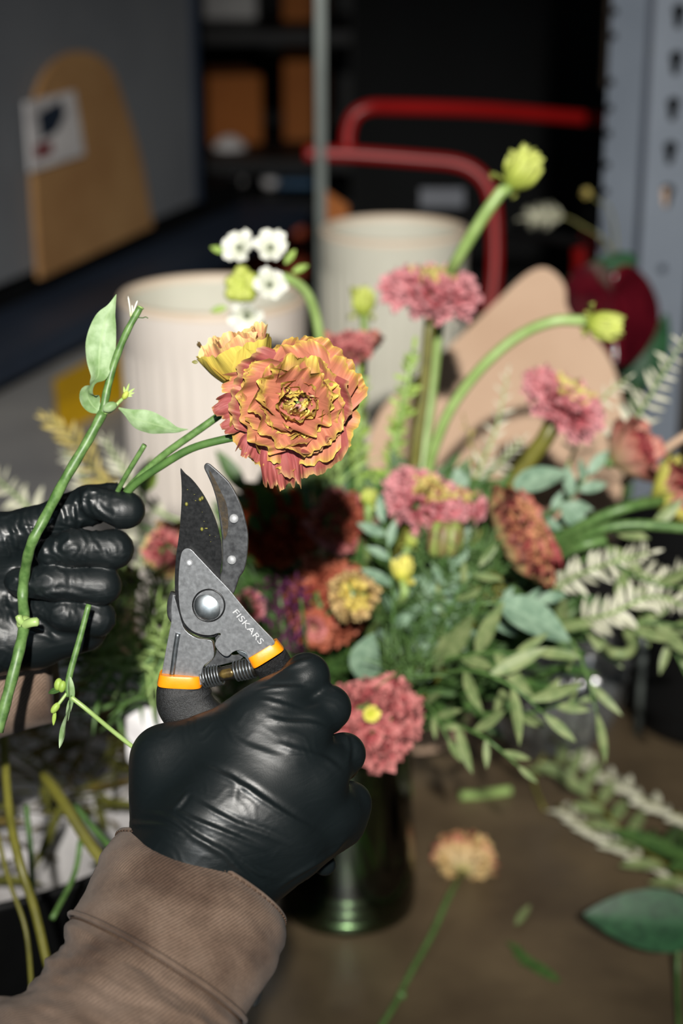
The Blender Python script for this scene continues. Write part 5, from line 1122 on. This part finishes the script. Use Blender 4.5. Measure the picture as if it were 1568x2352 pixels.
# fine feathery green, curly pale stems
def hairs(name, label, u, v, d, su, sv, n, L, m, seed, r=.00035, bend=1.2, up=(0, 1, 0), root=(900, 1700, 1.12), sprd=1.0, kind=None):
    rnd = random.Random(seed); t = thing(name, label, 'foliage', P(*root)); mb = MB()
    for k in range(n):
        p = P(u+rnd.uniform(-su, su), v+rnd.uniform(-sv, sv), d+rnd.uniform(-.02, .02)); e_ = (cdir(*up)+Vector((rnd.gauss(0, 1), rnd.gauss(0, 1), rnd.gauss(0, 1)))*sprd).normalized(); q = Vector((rnd.gauss(0, 1), rnd.gauss(0, 1), rnd.gauss(0, 1)))*bend; pts = [p]
        for s in range(6): e_ = (e_+q*.12).normalized(); pts.append(pts[-1]+e_*L/6)
        mb.tube(pts, [r]*5+[r*.6, r*.3], 4)
    obj('fine_leaves', mb, M[m], t); stem_obj(spath([(u, v, d), ((u+root[0])/2+20, (v+root[1])/2, d+.02), root]), .0014, M['stem'], t); return t
hairs('feathery_foliage', 'fine feathery green foliage around the striped pod', 1050, 1340, 1.06, 90, 80, 330, .022, 'stem', 1)
hairs('feathery_foliage', 'fine feathery green foliage above the olive branches', 1000, 1450, 1.06, 110, 70, 240, .024, 'stem_dark', 2)
hairs('feathery_foliage', 'spidery green tuft above the pink ruffled flower', 925, 1540, 1.0, 40, 30, 60, .022, 'stem', 3, .0005)
hairs('feathery_foliage', 'thin grass tuft right under the held flower', 715, 1100, 1.12, 60, 30, 60, .04, 'stem_pale', 4, .0007, .8, (0, 1, .1), (760, 1500, 1.14), .4)
hairs('curly_foliage', 'pale curly stems left of the shears', 330, 1480, 1.0, 90, 60, 70, .034, 'stem_pale', 5, .0011, 2.6, (-.2, .3, .3), (600, 1700, 1.12))
hairs('curly_foliage', 'tangle of pale curling leaves left of the orange banded grip', 300, 1560, 1.02, 90, 60, 45, .04, 'stem', 6, .0015, 2.4, (-.8, .2, .3), (600, 1700, 1.12))
hairs('curly_foliage', 'pale drooping stems under the left glove', 330, 1400, 1.05, 80, 60, 50, .032, 'stem_pale', 7, .0009, 2.0, (-.3, .5, .3), (600, 1700, 1.12))
mb = MB(); mb.tube(spath([(1440, 1450, 1.08), (1452, 1480, 1.07), (1440, 1500, 1.06), (1410, 1500, 1.06), (1388, 1485, 1.07)]), [.0035]*20+[.0028]*4+[.001], 10); tag(obj('curled_tendril', mb, M['leaf_olive']), 'curled green tendril under the long olive branch', 'foliage')
for i, (p, r, lab) in enumerate([([(1250, 1260, 1.12), (1340, 1205, 1.09), (1440, 1165, 1.08), (1520, 1150, 1.1)], .0035, 'pale smooth stalk running right under the tan pink blooms'),
        ([(1240, 1280, 1.12), (1350, 1225, 1.08), (1450, 1205, 1.07), (1600, 1215, 1.07)], .0032, 'second pale stalk just below reaching the right edge'),
        ([(1260, 1290, 1.11), (1330, 1255, 1.08), (1390, 1240, 1.08)], .0036, 'short thick cut stalk end below the two pale stalks'),
        ([(1430, 1110, 1.2), (1500, 1050, 1.18), (1590, 990, 1.17)], .003, 'woody brown twig at the right edge above the tan bloom')]):
    q = MB(); q.tube(spath(p), r, 8); tag(obj('green_stalk' if i < 3 else 'woody_twig', q, M['stem' if i < 3 else 'kraft_pale']), lab, 'stem')
# mixed greenery filling the bouquet
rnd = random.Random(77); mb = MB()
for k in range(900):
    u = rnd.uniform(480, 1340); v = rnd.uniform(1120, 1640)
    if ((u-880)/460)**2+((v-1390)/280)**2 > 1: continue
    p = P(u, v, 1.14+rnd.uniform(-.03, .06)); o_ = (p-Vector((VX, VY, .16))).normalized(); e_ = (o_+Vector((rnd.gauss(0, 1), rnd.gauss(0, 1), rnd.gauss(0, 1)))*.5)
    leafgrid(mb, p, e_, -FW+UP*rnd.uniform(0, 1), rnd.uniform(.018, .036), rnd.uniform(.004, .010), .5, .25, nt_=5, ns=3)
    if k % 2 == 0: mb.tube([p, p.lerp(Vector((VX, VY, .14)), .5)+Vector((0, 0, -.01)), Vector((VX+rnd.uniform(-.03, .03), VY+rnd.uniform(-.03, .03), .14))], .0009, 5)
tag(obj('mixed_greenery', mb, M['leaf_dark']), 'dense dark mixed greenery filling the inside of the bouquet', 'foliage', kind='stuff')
for k in range(14):
    a_ = k*2.4; r = .010+.024*math.sqrt(k/14); st_ = [Vector((VX+r*math.cos(a_), VY+r*math.sin(a_), .15)), Vector((VX-r*.9*math.cos(a_+.3), VY-r*.9*math.sin(a_+.3), .016))]
    mb = MB(); mb.tube(st_, .0022, 8); tag(obj('green_cutting', mb, M['stem_olive' if k % 3 else 'stem_pale']), 'green stem standing in the green glass vase', 'stem', 'stems in the green glass vase')

# ------------------------------------------------------------------ tub of clippings at lower left
tx, ty, tr, tz = -.275, 1.05, .195, .150
t = thing('waste_tub', 'black tub with white liner full of clippings at lower left', 'tub', (tx, ty, 0))
obj('tub_body', lathe([(.001, .001), (tr*.86, .001), (tr*.9, .01), (tr, tz-.004), (tr+.003, tz), (tr-.002, tz+.001), (tr-.006, tz-.004), (tr*.85, .012), (.001, .01)], tx, ty, 96), M['black'], t)
rows = []
for i, (r, z) in enumerate([(tr-.007, tz-.006), (tr*.93, tz-.02), (tr*.86, tz-.045), (tr*.7, tz-.06), (tr*.45, tz-.055), (tr*.2, tz-.06), (.002, tz-.06)]):
    rows.append([Vector((tx+(r+.006*noise.noise(Vector((k*.3, i*.8, 0))))*math.cos(2*PI*k/96), ty+(r+.006*noise.noise(Vector((k*.3, i*.8, 0))))*math.sin(2*PI*k/96), z+.02*noise.noise(Vector((k*.22, i*.9, 7))))) for k in range(96)])
mb = MB(); mb.grid(rows, close=True); obj('plastic_liner', mb, M['white_paper'], t)
rnd = random.Random(21); mb = MB(); mb2 = MB()
for k in range(420):
    a_ = rnd.uniform(0, 2*PI); r = tr*.8*math.sqrt(rnd.random()); x, y = tx+r*math.cos(a_), ty+r*math.sin(a_)
    if y < ty-.05 and rnd.random() < .75: continue
    p = Vector((x, y, tz-.04+rnd.uniform(-.01, .05))); e_ = Vector((rnd.gauss(0, 1), rnd.gauss(0, 1), rnd.gauss(0, .45)))
    q = mb if k % 2 else mb2
    leafgrid(q, p, e_, Vector((rnd.gauss(0, .4), rnd.gauss(0, .4), 1)), rnd.uniform(.02, .05), rnd.uniform(.003, .009), rnd.uniform(-.5, .8), .3, rnd.uniform(-.6, .6), 6, 3)
    if k % 4 == 0: e_.normalize(); q.tube([p-e_*.04, p+Vector((0, 0, .006)), p+e_*.04], .0012, 5)
M['cl1'] = leaf_mat('brown_clippings', '4a3c14', '6a5a20', rough=.7); M['cl2'] = leaf_mat('olive_clippings', '3a3c12', '5c5c20', rough=.7)
c_ = obj('brown_clippings', mb, M['cl1']); tag(c_, 'brown dried clippings heaped in the black tub', 'clippings', kind='stuff')
c_ = obj('green_clippings', mb2, M['cl2']); tag(c_, 'olive green clippings heaped in the black tub', 'clippings', kind='stuff')
for i, (p, r, m, lab) in enumerate([([(5, 1620, .96), (20, 1850, .92), (45, 1980, .9), (80, 2090, .9), (110, 2220, .90)], .0024, 'stem_olive', 'thick yellow olive stem hanging over the tub rim at far left'),
        ([(100, 1780, 1.0), (150, 1850, .98), (200, 1930, .97), (260, 2010, .96)], .0034, 'stem_olive', 'thick olive stem lying across the white liner'),
        ([(60, 1850, .98), (70, 1950, .97), (75, 2060, .95)], .0015, 'stem_dark', 'thin dark stem upright on the white liner'),
        ([(185, 1930, .97), (170, 2010, .96), (120, 2110, .93)], .0016, 'stem', 'grey green stem leaning over the tub rim'),
        ([(170, 1850, 1.0), (230, 1920, .99), (280, 1970, .98)], .002, 'stem_dark', 'dark stem beside the denim sleeve'),
        ([(-10, 1900, .95), (20, 2020, .93), (60, 2140, .92), (75, 2300, .92)], .0012, 'stem_olive', 'thin olive stem hanging down the tub side')]):
    mb = MB(); mb.tube(spath(p), r, 8); tag(obj('clipped_stem', mb, M[m]), lab, 'stem')
mb = MB(); mb.grid([[P(290+i*30+8*noise.noise(Vector((i, j, 0))), 1625+j*26+8*noise.noise(Vector((j, i, 3))), 1.04+.012*noise.noise(Vector((i*.8, j*.8, 5)))) for i in range(6)] for j in range(6)]); o = obj('crumpled_tissue', mb, M['white_paper']); o.modifiers.new('s', 'SUBSURF').render_levels = 2
q = o.modifiers.new('t', 'SOLIDIFY'); q.thickness = .001; tag(o, 'crumpled white tissue beside the lower left of the right glove', 'paper')

# ------------------------------------------------------------------ things lying on the table
def lay(u, v, h=.0): return at(u, v, h)
def on_table(uvh, n=6): return [Vector(x) for x in cat([tuple(lay(*q)) for q in uvh], n)]
def lying_rose():
    rnd = random.Random(33); C = lay(1068, 1965, .016); ax = Vector((.15, .8, .35)).normalized(); a, b = frame(ax); R = 76/FPX*1.3
    base = C-ax*R*.6; t = thing('cut_rose', 'faded pink and yellow bloom lying on the table with its stem towards the front', 'flower', base)
    for m, cnt, L, W, t0, t1 in (('cream_petal', 6, 1.15, 1.2, 80, 40), ('tan', 6, 1.15, 1.0, 60, 30)):
        mb = MB()
        for k in range(cnt):
            az = 2*PI*(k+rnd.uniform(-.2, .2))/cnt+L; er = a*math.cos(az)+b*math.sin(az); petal(mb, base, ax, er, R*L*rnd.uniform(.9, 1.1), R*W, math.radians(t0), math.radians(t1), 1, .2, 4, 13, 10, rnd.random()*40)
        obj('petals', mb, M[m], t)
    mop(t, C, ax, R, .9, 71, 120, 'frill', 'burgfrill', .42, .4, .35, phmin=-.75, split=.35)
    mb = MB(); p = [base]+on_table([(1030, 2060, .012), (990, 2150, .006), (940, 2240, .004), (905, 2310, .004), (860, 2380, .004), (820, 2440, .004)]); mb.tube(p, [.0021]*len(p), 10); mb.ball(lay(922, 2285, .004), .0034, 10, 6); obj('stem', mb, M['stem'], t)
lying_rose()
def flatleaf(name, label, u, v, h, ang, L, W, m, cate='leaf', curl=.1, tilt=.2, stem=None):
    t = thing(name, label, cate, lay(u, v, h)); mb = MB(); leafgrid(mb, lay(u, v, h), Vector((math.cos(ang), math.sin(ang), .1)), Vector((0, -tilt, 1)), L, W, curl, .12, .1, 16, 9, shape=.85); obj('blade', mb, M[m], t)
    if stem: stem_obj(on_table(stem), .0015, M['stem_dark'], t)
    return t
t = flatleaf('fallen_leaf', 'big dark green leaf at lower right casting a shadow on the table', 1640, 2130, .045, PI-.05, .088, .042, 'leaf_deep', tilt=.9)
stem_obj(on_table([(1590, 2140, .04), (1560, 2180, .03), (1556, 2260, .012), (1560, 2380, .005)]), .0016, M['stem_dark'], t)
mb = MB(); mb.tube(on_table([(1055, 1828, .003), (1110, 1824, .003), (1172, 1815, .003)]), .0042, 10); tag(obj('green_cutting', mb, M['stem_pale']), 'short pale green stem piece lying on the table right of the glass vase', 'stem')
flatleaf('fallen_leaf', 'slim olive leaf scrap lying near the middle of the open table', 1185, 2125, .003, 1.1, .028, .006, 'leaf_olive')
t = flatleaf('fallen_leaf', 'dark green leafy tip on the table near the lower edge', 1285, 2255, .004, 2.35, .042, .009, 'leaf_dark')
for i in range(3): q = MB(); leafgrid(q, lay(1250-i*22, 2225-i*16, .005), Vector((-1, .1+i*.5, .2)), Vector((0, 0, 1)), .018, .006, .1, .1); obj('leaflet', q, M['leaf_dark'], t)
def table_branch(label, uvh, n, L, W, m, seed, sr=.0018):
    rnd = random.Random(seed); sp = on_table(uvh, 8); N = len(sp); t = thing('fallen_branch', label, 'foliage', sp[0]); stem_obj(sp, sr, M['stem_olive'], t); mb = MB()
    for k in range(n):
        x = (.05+.93*k/n)*(N-1); i = int(x); p = sp[i].lerp(sp[i+1], x-i); T = (sp[i+1]-sp[i]).normalized(); S = T.cross(Vector((0, 0, 1))); sg = 1 if k % 2 else -1
        leafgrid(mb, p, T*.7+S*sg*.7+Vector((0, 0, rnd.uniform(-.1, .5))), Vector((rnd.gauss(0, .4), -.5, 1)), L*rnd.uniform(.8, 1.1), W, .3, .2, rnd.uniform(-.4, .4), 7, 5)
    obj('leaves', mb, M[m], t)
table_branch('leafy olive branch lying across the right side of the table', [(1620, 2050, .02), (1450, 1930, .02), (1350, 1820, .02), (1260, 1740, .02)], 16, .038, .010, 'leaf_olive', 1)
table_branch('cream fronded branch lying on the table in front of the leafy one', [(1640, 2080, .015), (1480, 1980, .015), (1370, 1920, .015), (1280, 1850, .015)], 26, .018, .005, 'leaf_cream', 2)
table_branch('pale flowering branch lying behind the others at the right edge', [(1620, 1900, .02), (1500, 1850, .02), (1400, 1790, .02), (1330, 1740, .02)], 26, .018, .006, 'leaf_cream', 3)
table_branch('dark leafy branch end lying at the right edge of the table', [(1640, 1990, .03), (1560, 1960, .03), (1480, 1930, .02)], 8, .04, .014, 'leaf_dark', 4)
mb = MB(); mb.tube(on_table([(1250, 1730, .02), (1225, 1790, .01), (1250, 1860, .005)]), .0016, 8); tag(obj('bare_twig', mb, M['stem_olive']), 'bare yellowish twig curving at the left end of the fallen branches', 'twig')
